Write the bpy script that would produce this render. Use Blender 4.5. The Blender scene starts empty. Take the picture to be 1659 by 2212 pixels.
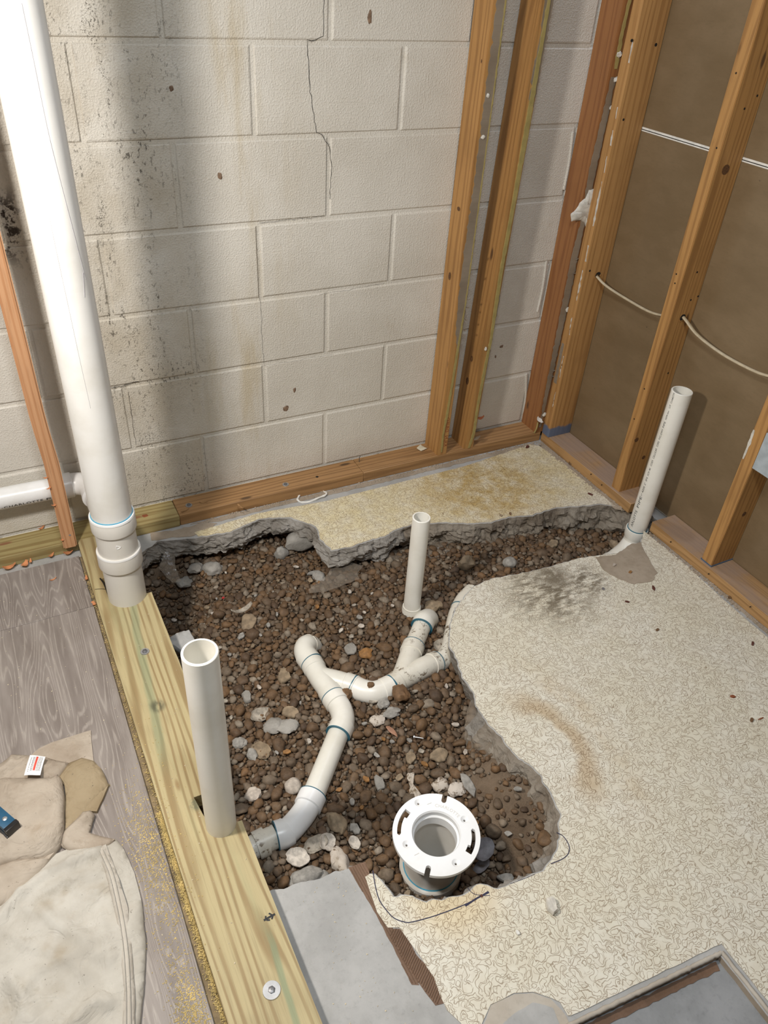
import bpy, bmesh, math, random
import numpy as np
from mathutils import Vector, Matrix, noise as mnoise
from mathutils.geometry import delaunay_2d_cdt

random.seed(7)
rng = np.random.default_rng(11)
SC = bpy.context.scene
COL = SC.collection

# ------------------------------------------------------------------ camera
cam_data = bpy.data.cameras.new('camera')
cam_data.sensor_fit = 'VERTICAL'
cam_data.sensor_height = 36.0
cam_data.lens = 26.8929
cam_data.clip_start = 0.02
cam = bpy.data.objects.new('camera', cam_data)
COL.objects.link(cam)
cam.matrix_world = Matrix(((0.891034, 0.229540, -0.391626, -0.263665), (-0.450176, 0.557663, -0.697390, -1.987274), (0.058317, 0.797699, 0.600230, 1.478413), (0.000000, 0.000000, 0.000000, 1.000000)))
SC.camera = cam

# ------------------------------------------------------------------ world, lights, exposure
SC.view_settings.view_transform = 'Standard'
SC.view_settings.look = 'None'
SC.view_settings.gamma = 1.0
SC.view_settings.use_curve_mapping = False
SC.view_settings.exposure = 0.1

world = bpy.data.worlds.new('world')
SC.world = world
world.use_nodes = True
bg = world.node_tree.nodes['Background']
bg.inputs[0].default_value = (1.0, 0.93, 0.86, 1)
bg.inputs[1].default_value = 0.09

def lamp(name, kind, loc, energy, color, size, target=None):
    d = bpy.data.lights.new(name, kind)
    d.energy = energy
    d.color = color
    if kind == 'AREA':
        d.shape = 'DISK'
        d.size = size
    else:
        d.shadow_soft_size = size
    o = bpy.data.objects.new(name, d)
    COL.objects.link(o)
    o.location = loc
    if target:
        o.rotation_euler = (Vector(target) - Vector(loc)).to_track_quat('-Z', 'Y').to_euler()
    return o

# a bright work lamp standing left of the photographer, and a cool ceiling fitting further right
lamp('work_lamp', 'AREA', (-0.66, -1.05, 1.50), 22.0, (1.0, 0.93, 0.84), 0.15, (0.75, -0.85, 0.1))
lamp('ceiling_lamp', 'AREA', (-0.05, -1.75, 2.38), 20.0, (0.90, 0.96, 1.0), 0.35, (0.25, -1.1, 0))
lamp('corner_lamp', 'AREA', (1.20, -0.11, 2.36), 7.0, (0.74, 0.84, 1.0), 0.12, (1.42, -0.4, 0.9))

# ------------------------------------------------------------------ helpers
def tag(o, label=None, cat=None, group=None, kind=None):
    if label: o['label'] = label
    if cat: o['category'] = cat
    if group: o['group'] = group
    if kind: o['kind'] = kind
    return o

def empty(name, loc, label, cat, group=None):
    o = bpy.data.objects.new(name, None)
    o.empty_display_size = 0.05
    COL.objects.link(o)
    o.location = loc
    return tag(o, label, cat, group)

def link(name, me, mat, parent=None, smooth=False, loc=None):
    if isinstance(mat, (list, tuple)):
        for m in mat: me.materials.append(m)
    elif mat is not None and not me.materials:
        me.materials.append(mat)
    if smooth:
        me.polygons.foreach_set('use_smooth', [True] * len(me.polygons))
    o = bpy.data.objects.new(name, me)
    COL.objects.link(o)
    if parent is not None:
        o.parent = parent
        # mesh data is in world coordinates: undo the parent's offset
        q = parent
        off = Vector((0, 0, 0))
        while q is not None:
            off += q.location
            q = q.parent
        o.location = (Vector(loc) if loc else Vector((0, 0, 0))) - off
    elif loc:
        o.location = loc
    return o

def bm_mesh(bm, name='mesh', smooth_angle=None):
    bmesh.ops.recalc_face_normals(bm, faces=bm.faces)
    me = bpy.data.meshes.new(name)
    bm.to_mesh(me)
    bm.free()
    if smooth_angle is not None:
        me.polygons.foreach_set('use_smooth', [True] * len(me.polygons))
        me.set_sharp_from_angle(angle=math.radians(smooth_angle))
    return me

def np_mesh(verts, faces, name='mesh'):
    me = bpy.data.meshes.new(name)
    me.from_pydata([tuple(v) for v in verts], [], [tuple(int(i) for i in f) for f in faces])
    me.update()
    return me

def fbm(x, y, z=0.0, o=4):
    return mnoise.fractal(Vector((x, y, z)), 0.9, 2.0, o)

def box_bm(bm, lo, hi, bev=0.0, seg=1):
    vs = [bm.verts.new((x, y, z)) for x in (lo[0], hi[0]) for y in (lo[1], hi[1]) for z in (lo[2], hi[2])]
    idx = [(0, 1, 3, 2), (4, 6, 7, 5), (0, 4, 5, 1), (2, 3, 7, 6), (0, 2, 6, 4), (1, 5, 7, 3)]
    fs = [bm.faces.new([vs[i] for i in f]) for f in idx]
    if bev > 0:
        es = list({e for f in fs for e in f.edges})
        bmesh.ops.recalc_face_normals(bm, faces=fs)
        bmesh.ops.bevel(bm, geom=es, offset=bev, segments=seg, affect='EDGES', profile=0.6)
    return bm

def box(name, lo, hi, mat, parent=None, bev=0.0, seg=1, centred=True):
    """a box whose mesh is centred on its own origin so that its wood grain is its own"""
    c = [(a + b) / 2 for a, b in zip(lo, hi)] if centred else (0, 0, 0)
    bm = bmesh.new()
    box_bm(bm, [a - k for a, k in zip(lo, c)], [b - k for b, k in zip(hi, c)], bev, seg)
    return link(name, bm_mesh(bm, name, 40 if bev else None), mat, parent, loc=c)

def frames(pts):
    pts = [Vector(p) for p in pts]
    n = len(pts)
    T = []
    for i in range(n):
        a = pts[max(i - 1, 0)]
        b = pts[min(i + 1, n - 1)]
        T.append((b - a).normalized())
    up = Vector((0, 0, 1)) if abs(T[0].z) < 0.9 else Vector((0, 1, 0))
    N = (up - T[0] * up.dot(T[0])).normalized()
    out = []
    for i in range(n):
        if i:
            q = T[i - 1].rotation_difference(T[i])
            N = (q @ N)
            N = (N - T[i] * N.dot(T[i])).normalized()
        out.append((pts[i], T[i], N, T[i].cross(N)))
    return out

def sweep_bm(bm, pts, radii, seg=32, cap0=True, cap1=True, flat=1.0):
    fr = frames(pts)
    if not hasattr(radii, '__len__'):
        radii = [radii] * len(fr)
    rings = []
    for (p, t, n, b), r in zip(fr, radii):
        rings.append([bm.verts.new(p + (n * math.cos(a) * flat + b * math.sin(a)) * r)
                      for a in (2 * math.pi * k / seg for k in range(seg))])
    for A, B in zip(rings, rings[1:]):
        for k in range(seg):
            bm.faces.new((A[k], A[(k + 1) % seg], B[(k + 1) % seg], B[k]))
    if cap0: bm.faces.new(list(reversed(rings[0])))
    if cap1: bm.faces.new(rings[-1])
    return bm

def sweep(name, pts, radii, mat, parent=None, seg=32, cap0=True, cap1=True, ang=35, flat=1.0):
    bm = bmesh.new()
    sweep_bm(bm, pts, radii, seg, cap0, cap1, flat)
    return link(name, bm_mesh(bm, name, ang), mat, parent)

def lathe(name, axis_xy, prof, mat, parent=None, seg=48, ang=35, tilt=None):
    """revolve (r, z) profile around a vertical axis at axis_xy"""
    bm = bmesh.new()
    rings = []
    for r, z in prof:
        rings.append([bm.verts.new((axis_xy[0] + r * math.cos(2 * math.pi * k / seg),
                                    axis_xy[1] + r * math.sin(2 * math.pi * k / seg), z)) for k in range(seg)])
    for A, B in zip(rings, rings[1:]):
        for k in range(seg):
            bm.faces.new((A[k], A[(k + 1) % seg], B[(k + 1) % seg], B[k]))
    me = bm_mesh(bm, name, ang)
    return link(name, me, mat, parent)

def smooth_path(pts, n=8):
    """Catmull-Rom through the points"""
    P = [Vector(p) for p in pts]
    P = [P[0] * 2 - P[1]] + P + [P[-1] * 2 - P[-2]]
    out = []
    for i in range(1, len(P) - 2):
        p0, p1, p2, p3 = P[i - 1:i + 3]
        for k in range(n):
            t = k / n
            out.append(0.5 * ((2 * p1) + (p2 - p0) * t + (2 * p0 - 5 * p1 + 4 * p2 - p3) * t * t + (3 * p1 - p0 - 3 * p2 + p3) * t ** 3))
    out.append(P[-2])
    return out

def arc(p0, pc, p1, n=10):
    """quadratic bend from p0 to p1 with corner pc"""
    p0, pc, p1 = Vector(p0), Vector(pc), Vector(p1)
    return [p0 * (1 - t) ** 2 + pc * 2 * t * (1 - t) + p1 * t * t for t in (k / n for k in range(n + 1))]

def refine(loop, step, amp, seed, closed=True, freq=60.0):
    """resample an outline and roughen it"""
    P = [Vector((p[0], p[1])) for p in loop]
    out = []
    n = len(P)
    for i in range(n if closed else n - 1):
        a, b = P[i], P[(i + 1) % n]
        m = max(1, int((b - a).length / step))
        for k in range(m):
            out.append(a.lerp(b, k / m))
    if not closed: out.append(P[-1])
    res = []
    for p in out:
        dx = mnoise.fractal(Vector((p.x * freq, p.y * freq, seed)), 1.0, 2.0, 3)
        dy = mnoise.fractal(Vector((p.x * freq, p.y * freq, seed + 31.7)), 1.0, 2.0, 3)
        res.append((p.x + amp * dx, p.y + amp * dy))
    return res

def fill_bm(bm, loops, z):
    """flat region bounded by the first loop with the others as holes; returns vertex loops"""
    VL = []
    es = []
    for lp in loops:
        vs = [bm.verts.new((p[0], p[1], z)) for p in lp]
        VL.append(vs)
        for i in range(len(vs)):
            es.append(bm.edges.new((vs[i], vs[(i + 1) % len(vs)])))
    bmesh.ops.triangle_fill(bm, use_beauty=True, use_dissolve=False, edges=es, normal=(0, 0, 1))
    return VL

def patch(name, loop, z0, z1, mat, parent=None, holes=(), edge_mat=None):
    """a thin sheet with the given outline"""
    bm = bmesh.new()
    VL = fill_bm(bm, [loop] + list(holes), z1)
    for f in bm.faces:
        if f.normal.z < 0: f.normal_flip()
    for vs in VL:
        low = [bm.verts.new((v.co.x, v.co.y, z0)) for v in vs]
        for i in range(len(vs)):
            j = (i + 1) % len(vs)
            f = bm.faces.new((vs[i], vs[j], low[j], low[i]))
            if edge_mat: f.material_index = 1
    me = bm_mesh(bm, name)
    return link(name, me, [mat, edge_mat] if edge_mat else mat, parent)

def inside(poly, x, y):
    c = False
    n = len(poly)
    j = n - 1
    for i in range(n):
        xi, yi = poly[i][0], poly[i][1]
        xj, yj = poly[j][0], poly[j][1]
        if (yi > y) != (yj > y) and x < (xj - xi) * (y - yi) / (yj - yi) + xi:
            c = not c
        j = i
    return c

def inside_np(poly, X, Y):
    c = np.zeros(X.shape, bool)
    n = len(poly)
    j = n - 1
    for i in range(n):
        xi, yi = poly[i][0], poly[i][1]
        xj, yj = poly[j][0], poly[j][1]
        if yi != yj:
            c ^= ((yi > Y) != (yj > Y)) & (X < (xj - xi) * (Y - yi) / (yj - yi) + xi)
        j = i
    return c

def dist_np(poly, X, Y, closed=True):
    d = np.full(X.shape, 1e9)
    n = len(poly)
    for i in range(n if closed else n - 1):
        ax, ay = poly[i][0], poly[i][1]
        bx, by = poly[(i + 1) % n][0], poly[(i + 1) % n][1]
        vx, vy = bx - ax, by - ay
        L = vx * vx + vy * vy + 1e-12
        t = np.clip(((X - ax) * vx + (Y - ay) * vy) / L, 0, 1)
        d = np.minimum(d, np.hypot(X - ax - t * vx, Y - ay - t * vy))
    return d

# ------------------------------------------------------------------ material helpers
class NT:
    def __init__(s, name):
        s.m = bpy.data.materials.new(name)
        s.m.use_nodes = True
        s.t = s.m.node_tree
        s.b = s.t.nodes['Principled BSDF']
        s.tc = None
    def n(s, typ, **kw):
        nd = s.t.nodes.new(typ)
        for k, v in kw.items(): setattr(nd, k, v)
        return nd
    def put(s, sock, v):
        if isinstance(v, bpy.types.NodeSocket): s.t.links.new(v, sock)
        elif v is not None:
            if hasattr(sock.default_value, '__len__') and not hasattr(v, '__len__'): v = (v, v, v)
            if hasattr(sock.default_value, '__len__') and len(sock.default_value) == 4 and len(v) == 3: v = (*v, 1)
            sock.default_value = v
    def obj(s):
        if not s.tc: s.tc = s.n('ShaderNodeTexCoord')
        return s.tc.outputs['Object']
    def pos(s):
        return s.n('ShaderNodeNewGeometry').outputs['Position']
    def xyz(s, vec=None):
        nd = s.n('ShaderNodeSeparateXYZ'); s.put(nd.inputs[0], vec or s.pos()); return nd.outputs
    def mapping(s, vec, scale=(1, 1, 1), loc=(0, 0, 0), rot=(0, 0, 0)):
        nd = s.n('ShaderNodeMapping'); s.put(nd.inputs[0], vec)
        nd.inputs['Scale'].default_value = scale; nd.inputs['Location'].default_value = loc; nd.inputs['Rotation'].default_value = rot
        return nd.outputs[0]
    def noise(s, vec, scale=5, detail=4, rough=.5, dist=0.0, color=False):
        nd = s.n('ShaderNodeTexNoise'); s.put(nd.inputs['Vector'], vec)
        nd.inputs['Scale'].default_value = scale; nd.inputs['Detail'].default_value = detail
        nd.inputs['Roughness'].default_value = rough; nd.inputs['Distortion'].default_value = dist
        return nd.outputs['Color' if color else 'Fac']
    def voronoi(s, vec, scale=5, feature='F1', out='Distance', rand=1.0):
        nd = s.n('ShaderNodeTexVoronoi', feature=feature); s.put(nd.inputs['Vector'], vec)
        nd.inputs['Scale'].default_value = scale
        nd.inputs['Randomness'].default_value = rand
        return nd.outputs[out]
    def math(s, op, a, b=None, c=None, clamp=False):
        nd = s.n('ShaderNodeMath', operation=op); nd.use_clamp = clamp
        s.put(nd.inputs[0], a)
        if b is not None: s.put(nd.inputs[1], b)
        if c is not None: s.put(nd.inputs[2], c)
        return nd.outputs[0]
    def step(s, v, lo, hi, a=0.0, b=1.0):
        nd = s.n('ShaderNodeMapRange', interpolation_type='SMOOTHSTEP')
        s.put(nd.inputs['Value'], v)
        nd.inputs['From Min'].default_value = lo; nd.inputs['From Max'].default_value = hi
        nd.inputs['To Min'].default_value = a; nd.inputs['To Max'].default_value = b
        return nd.outputs['Result']
    def mul(s, *a):
        r = a[0]
        for k in a[1:]: r = s.math('MULTIPLY', r, k)
        return r
    def ramp(s, fac, stops, interp='LINEAR'):
        nd = s.n('ShaderNodeValToRGB'); nd.color_ramp.interpolation = interp
        s.put(nd.inputs[0], fac)
        e = nd.color_ramp.elements
        while len(e) < len(stops): e.new(0.5)
        for k, (p, c) in zip(e, stops):
            k.position = p; k.color = (*c, 1) if len(c) == 3 else c
        return nd.outputs[0]
    def mix(s, fac, a, b, mode='MIX'):
        nd = s.n('ShaderNodeMix', data_type='RGBA', blend_type=mode)
        s.put(nd.inputs[0], fac); s.put(nd.inputs[6], a); s.put(nd.inputs[7], b)
        return nd.outputs[2]
    def add(s, a, b): return s.math('ADD', a, b)
    def vadd(s, a, b):
        nd = s.n('ShaderNodeVectorMath', operation='ADD'); s.put(nd.inputs[0], a); s.put(nd.inputs[1], b); return nd.outputs[0]
    def vscale(s, a, k):
        nd = s.n('ShaderNodeVectorMath', operation='SCALE'); s.put(nd.inputs[0], a); nd.inputs['Scale'].default_value = k; return nd.outputs[0]
    def rnd(s):
        return s.n('ShaderNodeObjectInfo').outputs['Random']
    def out(s, color, rough=.6, bump=None, strength=.3, dist=.002, spec=None, **kw):
        s.put(s.b.inputs['Base Color'], color)
        s.put(s.b.inputs['Roughness'], rough)
        if spec is not None: s.b.inputs['Specular IOR Level'].default_value = spec
        if bump is not None:
            nd = s.n('ShaderNodeBump'); nd.inputs['Strength'].default_value = strength; nd.inputs['Distance'].default_value = dist
            s.put(nd.inputs['Height'], bump); s.t.links.new(nd.outputs[0], s.b.inputs['Normal'])
        for k, v in kw.items(): s.put(s.b.inputs[k], v)
        return s.m

def spot(t, x, y, cx, cy, r, edge=.6):
    """soft round stain mask in the floor plane"""
    dx = t.math('SUBTRACT', x, cx); dy = t.math('SUBTRACT', y, cy)
    d = t.math('SQRT', t.add(t.math('MULTIPLY', dx, dx), t.math('MULTIPLY', dy, dy)))
    return t.step(d, r, r * edge)

def plain(name, color, rough=.6, spec=None, var=.12, scale=40, bump=.15, metallic=0.0):
    t = NT(name)
    nz = t.noise(t.obj(), scale, 5, .6)
    c = t.mix(t.step(nz, .3, .7), tuple(k * (1 - var) for k in color), tuple(min(1, k * (1 + var)) for k in color))
    m = t.out(c, rough, nz, bump, .001, spec, Metallic=metallic)
    return m

def make_wall():
    t = NT('painted_block')
    P = t.pos()
    x, y, z = t.xyz(P)
    col = t.mix(t.step(t.noise(P, 3.2, 5, .6), .35, .7), (.625, .59, .525), (.71, .68, .62))
    # brown-yellow water streaks
    st = t.noise(t.mapping(P, (9, 9, 1.4)), 1, 5, .65)
    zone = t.mul(t.step(x, .12, .28), t.step(x, .62, .36))
    col = t.mix(t.mul(t.step(st, .48, .72), zone, .5), col, (.46, .36, .19))
    st2 = t.noise(P, 7, 6, .7)
    col = t.mix(t.mul(t.step(st2, .58, .8), .35), col, (.44, .35, .22))
    # mould specks, thickest in the strip right of the drain stack
    band = t.mul(t.step(x, -.12, .0), t.step(x, .30, .13))
    band = t.math('MAXIMUM', band, t.mul(t.step(x, -.14, -.18), t.step(z, .72, .84), .8))
    pat = t.step(t.noise(t.mapping(P, (1, 1, .5)), 11, 4, .6), .40, .62)
    sp = t.step(t.noise(t.mapping(P, (1, 1, .55)), 110, 4, .75), .555, .61)
    sp3 = t.mul(t.step(t.noise(P, 260, 3, .7), .52, .6), t.step(t.noise(t.mapping(P, (1.6, 1, .6)), 16, 4, .65), .52, .62), t.step(x, -.02, .02), t.step(x, .12, .06))
    dirt = t.math('MAXIMUM', t.mul(band, pat, sp), sp3)
    col = t.mix(t.mul(band, t.step(t.noise(P, 6, 4), .25, .7), .62), col, (.40, .335, .235))
    col = t.mix(t.mul(t.math('MINIMUM', dirt, 1.0), .8), col, (.055, .045, .032))
    big = t.mul(t.step(x, -.15, -.18), t.step(x, -.36, -.24), t.step(t.noise(P, 25, 5, .7), .49, .57), t.step(z, .78, .86), t.step(z, 1.0, .93))
    col = t.mix(big, col, (.03, .018, .01))
    sp2 = t.step(t.noise(P, 48, 3, .7), .735, .76)
    col = t.mix(t.mul(sp2, .8), col, (.14, .1, .06))
    br = t.noise(t.mapping(P, (230, 230, 26)), 1, 4, .6)
    pim = t.noise(P, 230, 2, .5)
    bigb = t.noise(P, 30, 3, .5)
    sel = t.step(t.noise(P, 5, 3), .4, .6)
    h = t.add(t.add(t.mul(br, t.add(t.mul(sel, .7), .15)), t.mul(t.step(pim, .42, .72), .5)), t.mul(bigb, .35))
    return t.out(col, .5, h, .55, .0026)

def wood(name, c_lo, c_hi, axis, ring=22.0, freq=14.0, dark=(.1, .05, .02), extra=None, fine=.35, rough=.6, lin=330.0, thin=.45):
    """timber with rings seen lengthwise; axis is the long direction"""
    t = NT(name)
    O = t.obj()
    off = t.n('ShaderNodeCombineXYZ'); r = t.rnd()
    for k in range(3): t.put(off.inputs[k], t.mul(r, 7.0 + 5 * k))
    V = t.vadd(O, off.outputs[0])
    sc = [freq, freq, freq]; sc[axis] = freq * .075
    g = t.noise(t.mapping(V, tuple(sc)), 1, 2, .5, .25)
    ax = t.xyz(V)
    acr = t.add(t.mul(ax[0 if axis else 1], lin), t.mul(ax[2 if axis != 2 else 1], lin * .8))
    rings = t.add(t.mul(t.math('SINE', t.add(acr, t.mul(g, ring * 1.9))), .5), .5)
    sf = [260, 260, 260]; sf[axis] = 9
    f = t.noise(t.mapping(V, tuple(sf)), 1, 3, .6)
    big = t.noise(V, 5, 3, .6)
    col = t.mix(t.mul(t.step(rings, thin, 1.0), t.step(t.noise(V, 6, 2), .2, .6, .45, 1.0)), c_hi, c_lo)
    col = t.mix(t.mul(t.step(f, .45, .75), fine), col, tuple(k * .6 for k in c_lo))
    col = t.mix(t.mul(t.step(big, .5, .75), .3), col, tuple(k * .75 for k in c_lo))
    # knots
    sk = [13, 13, 13]; sk[axis] = 4.2
    kn = t.voronoi(t.mapping(V, tuple(sk)), 1, 'F1', 'Distance')
    col = t.mix(t.mul(t.step(kn, .11, .05), .85), col, dark)
    if extra: col = extra(t, col)
    return t.out(col, rough, t.add(f, t.mul(rings, .4)), .25, .0012)

def make_pvc(name, color, dirt=0.0, rough=.33):
    t = NT(name)
    P = t.pos()
    col = t.mix(t.step(t.noise(P, 9, 4, .6), .4, .75), color, tuple(k * .9 for k in (color[0], color[1] * .985, color[2] * .95)))
    if dirt > 0:
        d = t.mul(t.step(t.noise(P, 60, 6, .75), .66 - .12 * dirt, .74 - .12 * dirt), t.step(t.noise(P, 14, 3), .6 - .25 * dirt, .7 - .2 * dirt))
        col = t.mix(t.mul(d, .92), col, (.13, .085, .045))
        d2 = t.step(t.noise(P, 10, 5, .7), .5, .8)
        col = t.mix(t.mul(d2, .35 * dirt), col, (.38, .29, .18))
    return t.out(col, rough, t.noise(P, 200, 2), .04, .0006)

def make_vinyl():
    t = NT('patterned_vinyl')
    P = t.pos()
    x, y, z = t.xyz(P)
    base = t.mix(t.step(t.noise(P, 5, 4, .6), .35, .7), (.72, .685, .57), (.765, .74, .655))
    pt = t.step(t.noise(P, 42, 3, .6), .38, .62)
    col = t.mix(t.mul(pt, .26), base, (.58, .51, .40))
    # squiggly printed veins: broken contour lines of two warped fields
    warp = t.vscale(t.noise(P, 62, 1.5, .5, 0, True), .011)
    V = t.vadd(P, warp)
    def veins(sc, w, sd, levels, lo, hi):
        """contour lines of a smooth field, kept to one width by dividing by its slope; w in metres"""
        e = .0005
        fs = [t.noise(t.mapping(V, (1, 1, 1), (sd + dx, sd * .7 + dy, 0)), sc, 0.0, .5) for dx, dy in ((0, 0), (e, 0), (0, e))]
        gx = t.math('SUBTRACT', fs[1], fs[0]); gy = t.math('SUBTRACT', fs[2], fs[0])
        g = t.math('MAXIMUM', t.math('SQRT', t.add(t.mul(gx, gx), t.mul(gy, gy))), .004)
        r = None
        for k in levels:
            d = t.mul(t.math('DIVIDE', t.math('ABSOLUTE', t.math('SUBTRACT', fs[0], k)), g), e)
            ln_ = t.step(d, w, w * .5)
            r = ln_ if r is None else t.math('MAXIMUM', r, ln_)
        br = t.step(t.noise(t.mapping(P, (1, 1, 1), (sd * 2, 0, 0)), 55, 2, .5), lo, hi)
        return t.mul(r, br)
    v1 = veins(78, .00085, 3.1, (.40, .58), .34, .42)
    v2 = veins(64, .00060, 9.7, (.38, .54), .38, .46)
    ln = t.math('MAXIMUM', v1, t.mul(v2, .85))
    col = t.mix(t.mul(ln, .72), col, (.24, .17, .10))
    # water and rust stains that belong to the sheet itself
    nz = t.noise(P, 16, 5, .7)
    s1 = t.mul(spot(t, x, y, 1.08, -.27, .36, .1), t.step(nz, .25, .7))
    col = t.mix(t.mul(s1, .9), col, t.mix(1, col, (.60, .44, .18), 'MULTIPLY'))
    yel = t.mul(t.step(y, -.50, -.40), t.step(nz, .1, .7))
    col = t.mix(t.mul(yel, .65), col, t.mix(1, col, (.96, .85, .52), 'MULTIPLY'))
    dx = t.math('SUBTRACT', x, .645); dy = t.math('SUBTRACT', y, -1.22)
    rr = t.math('SQRT', t.add(t.mul(dx, dx, 2.2), t.mul(dy, dy, .8)))
    rr = t.add(rr, t.mul(t.math('SUBTRACT', t.noise(P, 14, 4), .5), .06))
    ring = t.mul(t.step(rr, .075, .105), t.step(rr, .165, .11), t.step(x, .60, .68))
    col = t.mix(t.mul(ring, .65), col, t.mix(1, col, (.66, .50, .32), 'MULTIPLY'))
    lobe = t.mul(t.step(rr, .16, .20), t.step(rr, .29, .22), t.step(x, .68, .76), t.step(nz, .3, .7))
    col = t.mix(t.mul(lobe, .45), col, t.mix(1, col, (.74, .60, .42), 'MULTIPLY'))
    sm = t.mul(t.step(t.noise(t.mapping(P, (22, 60, 1), (0, 0, 0), (0, 0, .5)), 1, 4, .65), .38, .60),
               t.math('MAXIMUM', spot(t, x, y, .97, -.79, .20, .15), spot(t, x, y, 1.10, -.80, .10, .2)))
    sm = t.math('MAXIMUM', sm, t.mul(spot(t, x, y, 1.02, -.745, .085, .15), t.step(nz, .3, .5)))
    col = t.mix(t.mul(sm, .85), col, (.115, .088, .052))
    e1 = spot(t, x, y, .27, -1.42, .13, .3)
    col = t.mix(t.mul(e1, .5), col, t.mix(1, col, (.92, .72, .38), 'MULTIPLY'))
    fl = t.step(t.noise(P, 95, 4, .75), .70, .74)
    col = t.mix(t.mul(fl, .6), col, (.16, .11, .06))
    return t.out(col, .42, t.add(t.mul(ln, -.5), t.mul(t.noise(P, 90, 3), .4)), .22, .0012)

def make_concrete(name, c1, c2, rough=.85, bump=.5, dist=.003, stain=None):
    t = NT(name)
    P = t.pos()
    n1 = t.noise(P, 9, 6, .65)
    n2 = t.noise(P, 90, 4, .7)
    col = t.mix(t.step(n1, .32, .68), c1, c2)
    col = t.mix(t.mul(t.step(n2, .5, .8), .35), col, tuple(k * .55 for k in c1))
    if stain: col = stain(t, P, col)
    return t.out(col, rough, t.add(n1, t.mul(n2, .6)), bump, dist)

def make_stone():
    t = NT('river_pebble')
    at = t.n('ShaderNodeAttribute', attribute_type='GEOMETRY'); at.attribute_name = 'rnd'
    r = t.math('FRACT', t.add(at.outputs['Fac'], t.mul(t.rnd(), 13.7)))
    O = t.pos()
    col = t.ramp(r, [(0, (.075, .048, .030)), (.18, (.115, .072, .040)), (.36, (.145, .086, .042)), (.52, (.115, .084, .057)),
                     (.66, (.175, .100, .046)), (.74, (.145, .110, .077)), (.86, (.180, .142, .104)), (.96, (.27, .235, .19)), (1, (.11, .066, .036))])
    n1 = t.noise(O, 85, 5, .65)
    col = t.mix(t.step(n1, .3, .75), t.mix(1, col, (.72, .68, .64), 'MULTIPLY'), t.mix(1, col, (1.25, 1.2, 1.15), 'MULTIPLY'))
    dust = t.step(t.noise(O, 210, 4, .7), .56, .72)
    col = t.mix(t.mul(dust, .35), col, (.24, .18, .12))
    return t.out(col, .72, t.noise(O, 260, 4, .6), .3, .0012)

def make_laminate():
    t = NT('grey_laminate')
    O = t.obj()
    r = t.rnd()
    off = t.n('ShaderNodeCombineXYZ'); t.put(off.inputs[0], t.mul(r, 3.0)); t.put(off.inputs[1], t.mul(r, 5.0))
    V = t.vadd(O, off.outputs[0])
    g = t.noise(t.mapping(V, (8.5, .8, 1)), 1, 2.2, .5, .2)
    fr = t.math('FRACT', t.mul(g, 44.0))
    ln = t.step(t.math('ABSOLUTE', t.math('SUBTRACT', fr, .5)), .22, .04)
    f = t.noise(t.mapping(V, (330, 14, 1)), 1, 4, .65)
    ln = t.mul(ln, t.step(f, .32, .58))
    base = t.mix(t.step(t.noise(t.mapping(V, (30, 4, 1)), 1, 4, .6), .3, .7), (.205, .174, .157), (.30, .264, .242))
    col = t.mix(t.mul(ln, .42), base, (.53, .48, .435))
    col = t.mix(t.mul(t.step(f, .55, .8), .4), col, (.17, .14, .125))
    return t.out(col, .46, t.add(t.mul(ln, .5), t.mul(f, .5)), .2, .0008)

def make_canvas(name, c1, c2):
    t = NT(name)
    P = t.pos()
    n1 = t.noise(P, 8, 5, .65)
    col = t.mix(t.step(n1, .33, .68), c1, c2)
    col = t.mix(t.mul(t.step(t.noise(P, 21, 5, .7), .55, .72), .35), col, tuple(k * .62 for k in (c1[0], c1[1] * .93, c1[2] * .8)))
    fl = t.step(t.noise(P, 120, 4, .75), .665, .69)
    col = t.mix(t.mul(fl, .8), col, (.09, .07, .055))
    rust = t.mul(t.step(t.noise(P, 5.5, 4, .6), .52, .66), t.step(t.noise(P, 17, 4, .6), .4, .65))
    col = t.mix(t.mul(rust, .45), col, tuple(k * q for k, q in zip(c1, (.75, .62, .45))))
    wv = t.noise(P, 1500, 1)
    cr = t.math('ABSOLUTE', t.math('SUBTRACT', t.noise(P, 13, 4, .55, .6), .5))
    return t.out(col, .9, t.add(t.mul(t.step(cr, .0, .06), .7), t.add(t.noise(P, 38, 4), t.mul(wv, .15))), .32, .005)

def make_drywall(name, c1, c2):
    t = NT(name)
    P = t.pos()
    col = t.mix(t.step(t.noise(t.mapping(P, (1, 1, 2)), 4, 6, .65), .3, .7), c1, c2)
    fib = t.noise(t.mapping(P, (1, 60, 240)), 1, 3, .6)
    col = t.mix(t.mul(t.step(fib, .45, .8), .18), col, tuple(k * .6 for k in c1))
    sp = t.step(t.noise(P, 30, 3, .6), .755, .775)
    col = t.mix(t.mul(sp, .7), col, (.06, .045, .035))
    return t.out(col, .36, fib, .05, .001, .6)

def make_clear_plastic():
    t = NT('dusty_clear_plastic')
    P = t.pos()
    d = t.step(t.noise(P, 30, 5, .7), .3, .7)
    t.out(t.mix(d, (.42, .38, .33), (.25, .20, .15)), .16, t.noise(P, 45, 3), .6, .006)
    t.put(t.b.inputs['Alpha'], t.add(t.mul(d, .28), .22))
    return t.m

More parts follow.
